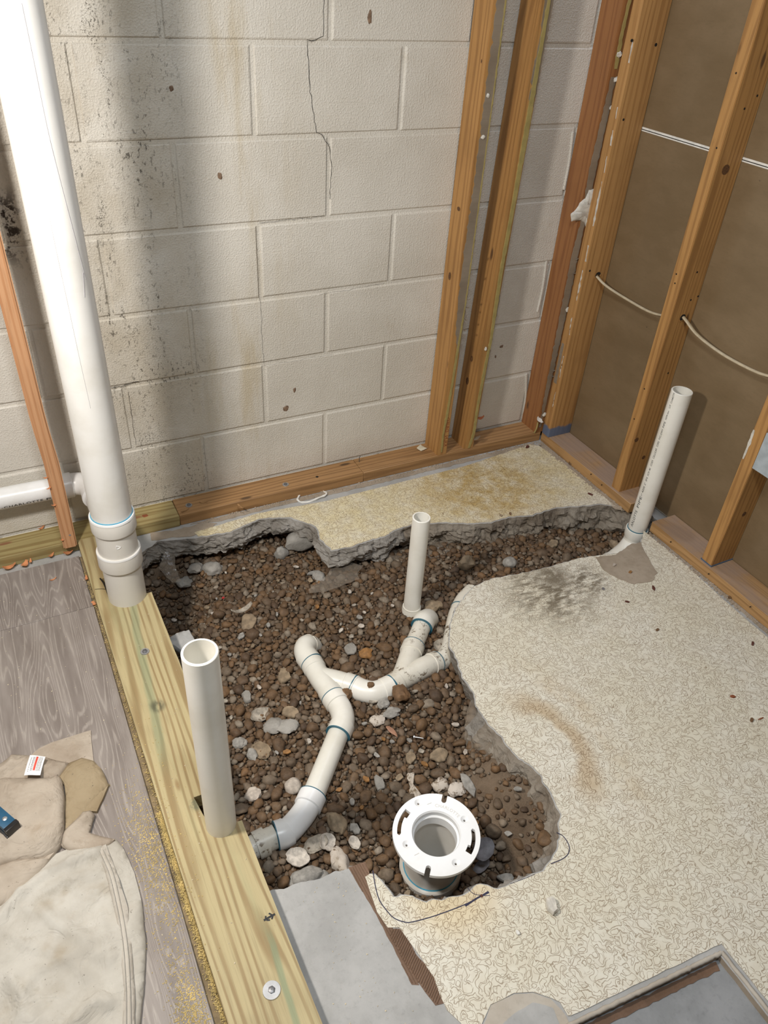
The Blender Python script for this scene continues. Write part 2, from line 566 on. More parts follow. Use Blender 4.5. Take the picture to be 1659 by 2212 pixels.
# ------------------------------------------------------------------ materials
M_wall = make_wall()
M_mortar = make_wall(); M_mortar.name = 'painted_mortar'
M_stud = wood('aged_stud_pine', (.33, .165, .052), (.46, .245, .082), 2, 16, 12, (.09, .045, .02))
M_stud_red = wood('reddish_stud_pine', (.26, .105, .036), (.33, .145, .050), 2, 16, 12, (.08, .04, .02))
M_new = wood('new_spruce', (.50, .245, .115), (.60, .33, .175), 2, 14, 10, (.3, .12, .05))
M_plate_x = wood('aged_plate_pine', (.27, .145, .058), (.40, .225, .095), 0, 18, 14, (.07, .04, .02))
def dusty(t, col):
    P = t.pos(); nz = t.noise(P, 9, 5, .6)
    top = t.step(t.xyz(P)[2], .0365, .0378)
    return t.mix(t.mul(top, t.step(nz, .2, .6), .8), col, (.33, .245, .20))
M_plate_y = wood('dusty_plate_pine', (.34, .19, .075), (.46, .27, .115), 1, 18, 14, (.07, .04, .02), dusty)
def green_tint(t, col):
    P = t.pos(); x, y, z = t.xyz(P)
    g = t.noise(t.mapping(P, (30, 2.2, 10), (.3, 0, 0)), 1, 4, .6)
    col = t.mix(t.mul(t.step(g, .52, .72), .30), col, (.33, .345, .19))
    # the green preservative streak along the board and the dark knot
    lx = t.add(x, t.mul(t.math('SUBTRACT', t.noise(t.mapping(P, (0, 3.2, 0)), 1, 3, .6), .5), .03))
    cx = t.add(t.mul(y, .052), -.0785)
    s = t.math('ABSOLUTE', t.math('SUBTRACT', lx, t.math('ADD', t.mul(y, .055), -.0085)))
    s1 = t.mul(t.step(s, .008, .003), t.step(y, -1.33, -1.39))
    s2 = t.math('ABSOLUTE', t.math('SUBTRACT', lx, t.math('ADD', t.mul(y, .085), -.087)))
    s2 = t.mul(t.step(s2, .014, .005), t.step(y, -1.0, -.85), t.step(y, -.38, -.41))
    st = t.math('MAXIMUM', s1, t.mul(s2, .8))
    col = t.mix(t.mul(st, .6), col, (.20, .275, .165))
    wp = t.add(spot(t, x, y, -.142, -.776, .026, .25), 0)
    kn = t.mul(wp, t.step(t.noise(t.mapping(P, (90, 40, 1)), 1, 3), .3, .6))
    col = t.mix(t.mul(kn, .85), col, (.085, .085, .05))
    k2 = spot(t, x, y, -.128, -1.055, .022, .35)
    return t.mix(t.mul(k2, .7, t.step(t.noise(P, 120, 3), .3, .6)), col, (.10, .13, .085))
M_treated_y = wood('treated_lumber', (.315, .225, .105), (.485, .405, .222), 1, 26, 9, (.28, .17, .07), green_tint, .3, .6, 330.0, .5)
M_treated_x = wood('treated_plate', (.27, .195, .075), (.38, .305, .135), 0, 20, 12, (.25, .10, .05), None, .25)
M_pvc = make_pvc('white_pvc', (.80, .785, .72), .15)
M_pvc_clean = make_pvc('clean_white_pvc', (.87, .855, .80), 0)
M_pvc_stack = make_pvc('grey_white_pvc', (.80, .795, .775), .12, .3)
M_pvc_grey = make_pvc('aged_pvc_and_letter_shade', (.71, .69, .65), .05, .4)
M_pvc_dirty = make_pvc('muddy_pvc', (.76, .73, .65), 1.0, .4)
M_pvc_bright = make_pvc('bright_white_pvc', (.86, .87, .88), 0, .28)
M_blue = plain('blue_primer', (.035, .14, .20), .4)
M_cyan = plain('bright_blue_primer', (.06, .34, .52), .4)
M_ink = plain('black_ink', (.015, .015, .018), .5)
M_marker = plain('blue_black_marker', (.025, .024, .06), .55)
M_redink = plain('red_ink', (.28, .06, .025), .6)
M_white = plain('white_paint', (.82, .81, .77), .5)
M_dark = plain('dark_void', (.012, .009, .007), .95)
M_vinyl = make_vinyl()
M_slab = make_concrete('grey_slab', (.35, .35, .345), (.45, .45, .445), .8, .25, .002)
M_broken = make_concrete('broken_concrete', (.20, .18, .155), (.36, .34, .315), .92, .9, .008)
M_slotdirt = plain('slot_dirt', (.22, .165, .095), .95, var=.3)
M_chunk = make_concrete('concrete_chunk', (.24, .225, .20), (.40, .38, .35), .92, .8, .005)
M_screed = make_concrete('bluish_screed', (.235, .245, .255), (.31, .32, .335), .5, .2, .002)
M_dirt = make_concrete('brown_dirt', (.12, .082, .052), (.20, .145, .098), .95, 1.0, .010)
M_dirtface = make_concrete('dirt_caked_concrete', (.17, .135, .10), (.31, .275, .23), .95, .9, .008)
M_dust = make_concrete('dusty_mortar', (.30, .245, .185), (.40, .335, .265), .95, .4, .003)
M_stone = make_stone()
M_lam = make_laminate()
M_lam_edge = plain('laminate_core', (.10, .075, .06), .8)
M_canvas = make_canvas('canvas', (.37, .305, .24), (.49, .425, .35))
M_canvas_tan = make_canvas('stained_canvas', (.29, .22, .13), (.37, .295, .19))
M_canvas_pale = make_canvas('pale_canvas', (.46, .43, .375), (.58, .555, .50))
M_paper = make_drywall('drywall_paper', (.178, .123, .066), (.225, .160, .092))
M_paper2 = make_drywall('torn_grey_paper', (.215, .17, .125), (.30, .25, .195))
M_gyps = plain('gypsum', (.62, .59, .53), .9, var=.15, scale=60, bump=.5)
M_glue = plain('yellow_glue', (.36, .29, .11), .5)
M_metal = plain('zinc', (.55, .56, .58), .38, metallic=.85)
M_metal_dark = plain('dull_steel', (.22, .22, .23), .45, metallic=.8)
M_shell = plain('oyster_shell', (.36, .32, .265), .7, var=.4, scale=70, bump=.6)
M_shell_w = plain('chalky_shell', (.56, .51, .45), .75, var=.3, scale=90, bump=.6)
M_tanstone = plain('tan_flagstone', (.27, .205, .135), .8, var=.3, scale=60, bump=.5)
M_greystone = plain('grey_stone', (.31, .295, .27), .85, var=.25, scale=80, bump=.5)
M_whitestone = plain('pale_stone', (.50, .44, .38), .85, var=.25, scale=80, bump=.5)
M_darkshell = plain('slate_coloured_shell', (.16, .155, .17), .55, var=.3, scale=60, bump=.4)
M_ochre = plain('ochre_stone', (.30, .15, .05), .75, var=.3, scale=80, bump=.4)
M_brownstone = plain('brown_stone', (.17, .095, .045), .75, var=.3, scale=70, bump=.4)
M_speck = make_pvc('speckled_white_stone', (.6, .54, .48), 1.2, .8)
M_adh = make_concrete('brown_adhesive', (.13, .075, .045), (.21, .125, .08), .6, .5, .002)
M_back = make_concrete('torn_vinyl_backing', (.42, .37, .31), (.52, .48, .42), .8, .2, .001)
M_saw = plain('sawdust_yellow', (.62, .48, .20), .9, var=.25)
M_chip = plain('pale_wood_chip', (.68, .60, .44), .9)
M_shave = plain('orange_shaving', (.60, .25, .11), .8, var=.25)
M_bluetool = plain('blue_enamel', (.012, .085, .17), .35)
M_blackp = plain('black_plastic', (.012, .012, .014), .3)
M_cable = plain('cream_cable_jacket', (.50, .42, .29), .45)
M_box = plain('grey_blue_box', (.38, .43, .47), .5)
M_label = plain('white_label', (.86, .86, .87), .5, var=.02, bump=0)
M_labelred = plain('label_red', (.70, .09, .06), .5)
M_rust = plain('rusty_bit', (.24, .07, .025), .8)
M_leaf = plain('dark_red_chip', (.10, .03, .02), .7)
M_clear = make_clear_plastic()
M_bluepaint = plain('blue_chalk_paint', (.07, .12, .20), .7)
M_ceil = plain('plain_ceiling', (.55, .52, .47), .8)

# ------------------------------------------------------------------ the block wall
wall = link('wall_back', bm_mesh(box_bm(bmesh.new(), (-1.6, .0040, -.25), (1.57, .20, 2.45)), 'wall_back'), M_mortar)
tag(wall, kind='structure')
Zl = [2.285, 2.08, 1.875, 1.672, 1.468, 1.265, 1.060, .852, .646, .447, .242, .038, -.165]
BL, BH = .405, .2035

def block(x0, x1, z0, z1, seed):
    r = random.Random(seed)
    g = .0052
    j = lambda: r.uniform(-.0012, .0012)
    bm = bmesh.new()
    rings = []
    for ins, y in ((0, .02), (0, .0040), (.0012, .0014), (.0036, -.0004)):
        a, b, c, d = x0 + g + ins, x1 - g - ins, z0 + g + ins, z1 - g - ins
        rings.append([bm.verts.new((a + j(), y, c + j())), bm.verts.new((b + j(), y, c + j())),
                      bm.verts.new((b + j(), y, d + j())), bm.verts.new((a + j(), y, d + j()))])
    for A, B in zip(rings, rings[1:]):
        for k in range(4):
            bm.faces.new((A[k], A[(k + 1) % 4], B[(k + 1) % 4], B[k]))
    bm.faces.new(rings[-1])
    return link('block', bm_mesh(bm, 'block'), M_wall, wall)

for i in range(len(Zl) - 1):
    off = .003 if (i % 2) else .203
    for k in range(-4, 5):
        x0, x1 = off + (k - 1) * BL, off + k * BL
        if x1 < -1.5 or x0 > 1.52: continue
        block(max(x0, -1.55), min(x1, 1.556), Zl[i + 1], Zl[i], i * 50 + k)

def crack(pts, w, seed):
    P = refine([(p[0], p[2]) for p in pts], .008, .003, seed, False, 90)
    bm = bmesh.new()
    va, vb = [], []
    for i, p in enumerate(P):
        ww = w * (.5 + .8 * abs(mnoise.noise(Vector((i * .7, seed, 0)))))
        y = -.0010
        a = P[max(i - 1, 0)]; b = P[min(i + 1, len(P) - 1)]
        d = Vector((b[0] - a[0], b[1] - a[1])).normalized()
        n = Vector((-d.y, d.x)) * ww
        va.append(bm.verts.new((p[0] + n.x, y, p[1] + n.y))); vb.append(bm.verts.new((p[0] - n.x, y, p[1] - n.y)))
    for i in range(len(P) - 1):
        bm.faces.new((va[i], va[i + 1], vb[i + 1], vb[i]))
    link('crack', bm_mesh(bm, 'crack'), M_dark, wall)
crack([(0.5923, 0, 1.405), (0.5907, 0, 1.351), (0.5891, 0, 1.279), (0.5675, 0, 1.269), (0.5484, 0, 1.269), (0.5483, 0, 1.238), (0.5556, 0, 1.159), (0.5722, 0, 1.069), (0.5877, 0, 1.063), (0.6103, 0, 1.031), (0.6151, 0, 0.9835), (0.6125, 0, 0.9014)], .0011, 1)
crack([(0.4014, -0, 0.8473), (0.4014, 0, 0.7587), (0.4023, -0, 0.6545), (0.407, 0, 0.5994), (0.405, 0, 0.5148), (0.4082, -0, 0.448)], .0005, 2)
crack([(-0.0371, 0, 0.4493), (-0.0038, 0, 0.4489), (0.0192, -0, 0.4532), (0.0445, 0, 0.4543)], .0011, 3)
crack([(0.0123, -0, 0.4301), (0.0115, 0, 0.3792), (0.01, 0, 0.3116), (0.0092, -0, 0.2571)], .0008, 4)
crack([(0.4106, -0, 0.8537), (0.4494, -0, 0.8554), (0.5154, -0, 0.8575), (0.5967, 0, 0.8587)], .0006, 5)
crack([(0.4079, 0, 0.442), (0.5107, 0, 0.4415), (0.6327, 0, 0.4431)], .0004, 6)
crack([(0.5848, -0, 0.6376), (0.6884, 0, 0.6419), (0.7955, 0, 0.6478)], .0004, 7)
for u, (a, b, w) in enumerate((((0.7122, 0, 1.319), .011, .02), ((0.4734, 0, 0.2835), .012, .013), ((0.5035, 0, 0.3427), .006, .010), ((0.2124, 0, 1.172), .007, .008), ((1.257, 0, 0.3755), .007, .005))):
    pass
def wall_mark(c, rx, rz, mat, seed):
    bm = bmesh.new()
    vs = []
    for k in range(14):
        a = 2 * math.pi * k / 14
        q = 1 + .5 * mnoise.noise(Vector((math.cos(a) * 1.5, math.sin(a) * 1.5, seed)))
        vs.append(bm.verts.new((c[0] + rx * q * math.cos(a), -.0008, c[2] + rz * q * math.sin(a))))
    top = [bm.verts.new((v.co.x * .6 + c[0] * .4, -.0022, v.co.z * .6 + c[2] * .4)) for v in vs]
    for k in range(14): bm.faces.new((vs[k], vs[(k + 1) % 14], top[(k + 1) % 14], top[k]))
    bm.faces.new(top)
    link('wall_scar', bm_mesh(bm, 'wall_scar'), mat, wall)
M_scar = plain('brown_scar', (.20, .13, .085), .8, var=.4, scale=120)
for i, (c, rx, rz) in enumerate((((0.7122, 0, 1.319), .0065, .013), ((0.4734, 0, 0.2835), .0105, .0095), ((0.5035, 0, 0.3427), .005, .008),
                                 ((0.2124, 0, 1.172), .006, .0055), ((1.27, 0, 0.3684), .008, .005), ((1.251, 0, 0.333), .004, .006), ((0.3127, 0, 0.9768), .006, .009))):
    wall_mark(c, rx, rz, M_scar, i * 3.3)
# painted-over mortar ribs standing proud in the corner bay
for i, (a, b) in enumerate((((1.405, 0, 1.046), (1.413, 0, 0.8733)), ((1.397, 0, 0.6556), (1.399, 0, 0.474)), ((1.401, 0, 0.2445), (1.423, 0, 0.0669)))):
    P = smooth_path([(a[0], -.001, a[2] - .004), ((a[0] + b[0]) / 2 + .004, -.001, (a[2] + b[2]) / 2), (b[0], -.001, b[2] + .004)], 6)
    sweep('mortar_rib', P, .0042, M_wall, wall, 8)

# ------------------------------------------------------------------ right wall: the back of drywall sheets
wr = link('wall_right', bm_mesh(box_bm(bmesh.new(), (1.5575, -3.2, -.02), (1.60, .004, 2.45)), 'wall_right'), M_white)
tag(wr, kind='structure')
box('drywall_panel', (1.547, -3.2, .012), (1.5575, -.001, 1.0675), M_paper, wr, .0012)
box('drywall_panel', (1.547, -3.2, 1.0775), (1.5575, -.001, 2.44), M_paper, wr, .0012)
box('joint_strip', (1.5478, -3.2, 1.0665), (1.559, -.001, 1.0785), M_white, wr)
box('joint_dark_line', (1.5474, -3.2, 1.0705), (1.549, -.001, 1.0725), M_dark, wr)  # thin dark strip along the joint between the two panels
ceil = box('ceiling', (-2.2, -3.4, 2.45), (1.62, .21, 2.50), M_ceil, None)
tag(ceil, kind='structure')

# ------------------------------------------------------------------ floor slab with its broken hole
far_px = [(-0.0373, -0.1702, 0), (0.0072, -0.1423, 0), (0.0912, -0.1656, 0), (0.1246, -0.1724, 0), (0.2217, -0.1838, 0), (0.3207, -0.1546, 0), (0.3555, -0.1639, 0), (0.4089, -0.1859, 0), (0.4468, -0.2273, 0), (0.4671, -0.261, 0), (0.4555, -0.3179, 0), (0.4659, -0.3818, -0), (0.5299, -0.3922, 0), (0.5877, -0.3853, 0), (0.6437, -0.3843, 0), (0.7186, -0.3655, 0), (0.7672, -0.3678, 0), (0.8531, -0.3956, 0), (0.9183, -0.4304, 0), (0.9917, -0.453, 0), (1.064, -0.4514, 0), (1.14, -0.4745, -0), (1.238, -0.4687, 0), (1.324, -0.4954, -0), (1.399, -0.5122, 0), (1.444, -0.5532, 0), (1.473, -0.5707, 0)]
right_px = [(1.394, -0.7102, 0), (1.356, -0.7316, 0), (1.271, -0.7323, 0), (1.148, -0.7044, -0), (1.029, -0.7003, 0), (0.9324, -0.6932, 0), (0.8445, -0.6778, 0), (0.7842, -0.6845, 0), (0.7277, -0.7127, 0), (0.6899, -0.7371, 0), (0.6374, -0.7925, 0), (0.5937, -0.8564, -0), (0.5877, -0.9065, 0), (0.5703, -0.9579, 0), (0.5728, -0.9917, 0), (0.566, -1.028, 0), (0.5518, -1.053, 0), (0.5514, -1.105, 0), (0.5574, -1.166, 0), (0.5631, -1.223, 0), (0.5754, -1.242, 0), (0.5817, -1.278, 0), (0.5759, -1.295, 0), (0.5729, -1.35, 0), (0.5633, -1.375, 0), (0.5376, -1.404, 0), (0.5298, -1.418, 0), (0.4945, -1.446, 0), (0.4552, -1.459, 0), (0.3905, -1.455, 0), (0.3544, -1.452, 0), (0.3377, -1.435, 0), (0.3277, -1.426, 0), (0.2864, -1.432, 0), (0.249, -1.424, 0), (0.2142, -1.413, 0), (0.2041, -1.403, 0), (0.1941, -1.393, 0), (0.1615, -1.378, 0), (0.1576, -1.346, 0), (0.1481, -1.324, 0), (0.1307, -1.318, 0), (0.1313, -1.296, 0), (0.0748, -1.287, 0), (0.0184, -1.281, 0), (-0.0311, -1.273, 0)]
hole_raw = ([(-.155, -.30), (-.125, -.235)] + [p[:2] for p in far_px] + [(1.515, -.585), (1.515, -.69), (1.45, -.705)]
            + [p[:2] for p in right_px] + [(-.10, -1.262), (-.155, -1.24)])
HOLE = refine(hole_raw, .007, .0045, 3.0, True, 55)
rec_raw = [(.6625, -1.736), (.665, -2.4), (.25, -2.4), (.30, -1.705)]
REC = refine(rec_raw, .02, .0012, 9.0, True, 60)
outer = [(-2.2, -3.4), (1.60, -3.4), (1.60, .01), (-2.2, .01)]
NF = len(HOLE)
bm = bmesh.new()
VL = fill_bm(bm, [outer, HOLE, REC], 0.0)
for f in bm.faces:
    if f.normal.z < 0: f.normal_flip()
    f.material_index = 0
# broken faces of the hole
hv = VL[1]
area = sum(HOLE[i][0] * HOLE[(i + 1) % NF][1] - HOLE[(i + 1) % NF][0] * HOLE[i][1] for i in range(NF))
sgn = 1 if area > 0 else -1
rows = 14
prev = hv
def slab_t(x, y):
    t = .075
    if y > -.62: t = .066 + .07 * max(0.0, min(1.0, (x - .45) / .8))
    if x > .46 and y < -1.0: t = .085
    return t
for j in range(1, rows + 1):
    cur = []
    for i in range(NF):
        a = HOLE[(i - 2) % NF]; b = HOLE[(i + 2) % NF]
        d = Vector((b[0] - a[0], b[1] - a[1])).normalized()
        nrm = Vector((d.y, -d.x)) * sgn          # out of the hole, into the slab
        x, y = HOLE[i]
        s = j / rows
        h = slab_t(x, y) * (1 + .25 * fbm(x * 9, y * 9, 5))
        zq = -h * s
        n = .9 * fbm(x * 22, y * 22, zq * 34, 4) + .55 * abs(fbm(x * 60 + 5, y * 60, zq * 80, 3)) - .1
        bulge = .008 * math.sin(s * 3.0) + .017 * n * min(1, s * 4) - .022 * max(0, s - .62)
        far = y > -.62 and x < 1.4
        if far: bulge += .004 * s
        if x > .46 and y < -1.02 and y > -1.45: bulge += .030 * s
        if not far and not (x > .46 and y < -1.0): bulge -= .004
        if x > .5 and -1.07 < y < -.62: bulge = -.020 * s + .004 * n
        if x > .64 and -.80 < y <= -.64: bulge = -.012 * s + .006 * n
        bulge = min(bulge, .045)
        p = Vector((x, y)) - nrm * bulge
        cur.append(bm.verts.new((p.x, p.y, -h * s)))
    for i in range(NF):
        k = (i + 1) % NF
        f = bm.faces.new((prev[i], prev[k], cur[k], cur[i])); f.material_index = 3 if (HOLE[i][0] > .50 and HOLE[i][1] < -1.10) or (HOLE[i][0] > .72 and HOLE[i][1] > -.6) else 1
    prev = cur
# underside lip reaching back under the slab
lip = []
for i in range(NF):
    a = HOLE[(i - 2) % NF]; b = HOLE[(i + 2) % NF]
    d = Vector((b[0] - a[0], b[1] - a[1])).normalized()
    nrm = Vector((d.y, -d.x)) * sgn
    p = prev[i].co
    lip.append(bm.verts.new((p.x + nrm.x * .09, p.y + nrm.y * .09, p.z - .002)))
for i in range(NF):
    k = (i + 1) % NF
    f = bm.faces.new((prev[i], prev[k], lip[k], lip[i])); f.material_index = 1
# recess walls and floor
rv = VL[2]
lo = [bm.verts.new((v.co.x, v.co.y, -.016)) for v in rv]
for i in range(len(rv)):
    k = (i + 1) % len(rv)
    f = bm.faces.new((rv[i], rv[k], lo[k], lo[i])); f.material_index = 2
floor = link('floor', bm_mesh(bm, 'floor'), [M_slab, M_broken, M_dust, M_dirtface])
tag(floor, kind='structure')
patch('recess_screed', [(p[0], p[1]) for p in REC], -.020, -.0155, M_screed, floor)
# worn rim round the recess: a raised pale lip and dirty glue along the inside
for a, b in (((.31, -1.7035), (.668, -1.7335)), ((.6695, -1.733), (.672, -2.3))):
    bm = bmesh.new()
    n = 60
    P = [Vector((a[0] + (b[0] - a[0]) * i / n + .001 * fbm(i * .4, 1), a[1] + (b[1] - a[1]) * i / n + .001 * fbm(i * .4, 7), .0012)) for i in range(n + 1)]
    sweep_bm(bm, P, [.0042 * (1 + .35 * fbm(i * .8, 3)) for i in range(n + 1)], 8)
    link('rim_lip', bm_mesh(bm, 'rim_lip', 60), M_back, floor)
patch('glue_line', refine([(.30, -1.708), (.655, -1.738), (.650, -1.752), (.30, -1.722)], .01, .003, 4.4), -.0155, -.0142, M_adh, floor)

# vinyl sheet: the main piece right of the hole and the strip along the back wall
mv = ([p[:2] for p in [(1.431, -0.6795, 0.0018), (1.433, -0.7414, 0.0018), (1.436, -0.8635, 0.0018), (1.425, -1.002, 0.0018), (1.421, -1.125, 0.0018)]] + [(1.425, -1.35), (1.42, -2.3), (.682, -2.3), (.681, -1.722), (.345, -1.695)]
      + [p[:2] for p in [(0.3409, -1.693, 0.0018), (0.3411, -1.669, 0.0018), (0.3307, -1.656, 0.0018), (0.3065, -1.634, 0.0018), (0.2753, -1.622, 0.0018), (0.2279, -1.619, 0.0018), (0.1959, -1.639, 0.0018)]] + [(.19, -1.70), (.170, -1.66)]
      + [p[:2] for p in [(0.1653, -1.621, 0.0018), (0.1546, -1.594, 0.0018), (0.1561, -1.569, 0.0018), (0.1599, -1.538, 0.0018), (0.1547, -1.501, 0.0018), (0.149, -1.467, 0.0018), (0.1434, -1.435, 0.0018), (0.1242, -1.427, 0.0018), (0.119, -1.393, 0.0018), (0.1225, -1.356, 0.0018), (0.1269, -1.322, 0.0018)]])
hole_part = [p for p in HOLE]
def near_idx(q): return min(range(NF), key=lambda i: (HOLE[i][0] - q[0]) ** 2 + (HOLE[i][1] - q[1]) ** 2)
iA = near_idx(right_px[0][:2]); iB = near_idx(right_px[-5][:2])
seq = []
i = iA
while i != iB:
    seq.append(HOLE[i]); i = (i + 1) % NF
def push(seq, amt, seed):
    out = []
    for i, p in enumerate(seq):
        a = seq[max(i - 2, 0)]; b = seq[min(i + 2, len(seq) - 1)]
        d = Vector((b[0] - a[0], b[1] - a[1]))
        if d.length < 1e-6: d = Vector((1, 0))
        d.normalize()
        nr = Vector((d.y, -d.x)) * sgn
        k = amt * (1 + .8 * fbm(p[0] * 25, p[1] * 25, seed)) + .0015
        out.append((p[0] + nr.x * k, p[1] + nr.y * k))
    return out
edge = push(seq, .0012, 2.0)
edge = [p for p in edge if not (1.22 < p[0] < 1.37 and p[1] > -.735)]
main_outline = refine(list(reversed(mv)), .018, .0014, 6.0, False, 80)[::-1]
main_outline = [tuple(p) for p in edge[::-1]] + [p for p in main_outline]
patch('vinyl_sheet', main_outline, .0, .0019, M_vinyl, floor, (), M_back)
iC = near_idx(far_px[3][:2]); iD = near_idx(far_px[-2][:2])
seq = []
i = iC
while i != iD:
    seq.append(HOLE[i]); i = (i + 1) % NF
fe = push(seq, .0022, 8.0)
bk = refine([p[:2] for p in [(1.438, -0.5478, 0.0018), (1.432, -0.4242, 0.0018), (1.434, -0.3015, 0.0018), (1.431, -0.2158, 0.0018), (1.421, -0.1271, 0.0018), (1.393, -0.1061, 0.0018), (1.079, -0.1405, 0.0018), (0.713, -0.1441, 0.0018), (0.5446, -0.1457, 0.0018), (0.3312, -0.1252, 0.0018), (0.1188, -0.1434, 0.0018)]], .015, .0022, 3.3, False, 70)
patch('vinyl_sheet', fe + bk, .0, .0019, M_vinyl, floor, (), M_back)
# bits of the floor finish that lost their top layer
torn = refine([p[:2] for p in [(0.1965, -1.642, 0.0006), (0.2275, -1.62, 0.0006), (0.2745, -1.623, 0.0006), (0.3057, -1.636, 0.0006), (0.3298, -1.658, 0.0006), (0.3392, -1.692, 0.0006), (0.335, -1.706, 0.0006)]] + [(.335, -1.74), (.21, -1.72)], .01, .002, 5.1)
patch('torn_backing', torn, 0, .0008, M_back, floor)
t = patch('bare_patch', refine([p[:2] for p in [(0.2297, -1.653, 0.0012), (0.2567, -1.649, 0.0012), (0.2967, -1.648, 0.0012), (0.3257, -1.67, 0.0012), (0.3192, -1.698, 0.0012)]], .01, .002, 6.1), 0, .0013, M_slab, floor)
def ridged(name, loop, z, direction, pitch=.006):
    """trowelled adhesive: a thin bed carrying parallel ridges"""
    base = patch(name, loop, 0, z, M_adh, floor)
    d = Vector(direction).normalized(); n = Vector((-d.y, d.x))
    cs = [n.dot(Vector(p)) for p in loop]; ts = [d.dot(Vector(p)) for p in loop]
    bm = bmesh.new()
    c = min(cs) + pitch * .5
    while c < max(cs):
        run = []
        tt = min(ts)
        while tt < max(ts) + .004:
            q = d * tt + n * (c + .0006 * fbm(tt * 60, c * 90))
            if inside(loop, q.x, q.y): run.append(Vector((q.x, q.y, z + .0002)))
            else:
                if len(run) > 2: sweep_bm(bm, run, .0011, 5)
                run = []
            tt += .004
        if len(run) > 2: sweep_bm(bm, run, .0011, 5)
        c += pitch
    o = link('adhesive_ridge', bm_mesh(bm, 'adhesive_ridge'), M_adh, floor)
    tag(o, kind='stuff')
ridged('adhesive_patch', refine([p[:2] for p in [(0.1232, -1.429, 0), (0.1428, -1.437, 0), (0.1506, -1.462, 0), (0.1491, -1.49, 0), (0.1609, -1.524, 0), (0.1588, -1.561, 0), (0.1544, -1.582, 0), (0.1397, -1.578, 0), (0.1309, -1.536, -0), (0.1233, -1.492, 0), (0.1205, -1.457, 0)]], .008, .0015, 1.1), .0009, (.8, .6), .0042)
ridged('adhesive_patch', refine([p[:2] for p in [(0.1055, -1.29, 0), (0.1421, -1.294, 0), (0.1389, -1.322, 0), (0.1258, -1.361, 0), (0.1325, -1.427, 0), (0.1298, -1.538, 0), (0.1187, -1.532, 0), (0.1176, -1.466, 0), (0.1152, -1.395, 0), (0.1103, -1.344, 0)]], .008, .0015, 2.1), .0006, (.05, -1), .005)
patch('dirt_smear', refine([p[:2] for p in [(1.197, -0.723, 0.002), (1.262, -0.741, 0.002), (1.342, -0.7185, 0.002), (1.38, -0.7247, 0.002), (1.358, -0.7643, 0.002), (1.34, -0.8091, 0.002), (1.324, -0.8578, 0.002), (1.282, -0.88, 0.002), (1.224, -0.8684, 0.002), (1.195, -0.8298, 0.002), (1.18, -0.7873, 0.002)]], .008, .004, 7.7), 0, .0034, M_dust, floor)

patch('dirt_smear', refine([p[:2] for p in [(-0.0054, -0.0919, 0.002), (0.06, -0.1094, 0.002), (0.1145, -0.1074, 0.002), (0.1584, -0.1055, 0.002), (0.196, -0.1261, 0.002), (0.1442, -0.1542, 0.002), (0.1012, -0.1557, 0.002), (0.0522, -0.14, 0.002), (-0.0046, -0.1353, 0.002)]], .008, .005, 12.7), 0, .0016, M_dust, floor)
patch('slot_dirt', refine([(-.2125, -.128), (-.1995, -.128), (-.1830, -1.5), (-.1750, -2.3), (-.2115, -2.3), (-.2115, -1.0)], .02, .0008, 13.3), 0, .0012, M_slotdirt, floor)
for sx0, pts_ in ((1, [(.12, -.098), (.5, -.097), (.9, -.098), (1.40, -.100), (1.43, -.13), (1.38, -.122), (1.0, -.118), (.7, -.121), (.4, -.113), (.2, -.118)]),
                  (2, [(1.447, -.10), (1.447, -.57), (1.424, -.55), (1.431, -.35), (1.428, -.2), (1.418, -.13)]),
                  (3, [(1.447, -.70), (1.447, -2.0), (1.426, -2.0), (1.432, -1.2), (1.441, -.85), (1.441, -.72)])):
    patch('dirt_smear', refine(pts_, .012, .004, 14.0 + sx0), 0, .0015, M_dust, floor)
# marker lines drawn round the toilet opening
def marker(pts, w, z=.0021):
    P = [Vector((p.x, p.y, z)) for p in smooth_path([(q[0], q[1], 0) for q in pts], 8)]
    sweep('marker_line', P, w, M_marker, floor, 6, True, True, 60, .25)
marker([(0.1467, -1.317, 0.002), (0.1373, -1.348, 0.002), (0.1327, -1.375, 0.002), (0.1365, -1.399, 0.002), (0.1429, -1.417, 0.002), (0.1579, -1.432, 0.002), (0.1726, -1.438, 0.002), (0.2154, -1.446, 0.002), (0.2735, -1.452, 0.002), (0.3055, -1.452, 0.002), (0.333, -1.45, 0.002)], .0011)
marker([(0.2771, -1.455, 0.002), (0.305, -1.452, 0.002), (0.3333, -1.452, 0.002)], .0019)
marker([(0.2997, -1.427, 0.002), (0.3038, -1.441, 0.002), (0.3178, -1.452, 0.002), (0.3315, -1.458, 0.002)], .0007)
marker([(0.5319, -1.407, 0.002), (0.539, -1.418, 0.002), (0.5396, -1.433, 0.002), (0.5352, -1.446, 0.002), (0.5229, -1.456, 0.002), (0.504, -1.459, 0.002), (0.4796, -1.457, 0.002)], .0010)
marker([(0.3808, -1.456, 0.002), (0.4097, -1.459, 0.002), (0.4364, -1.461, 0.002)], .0006)

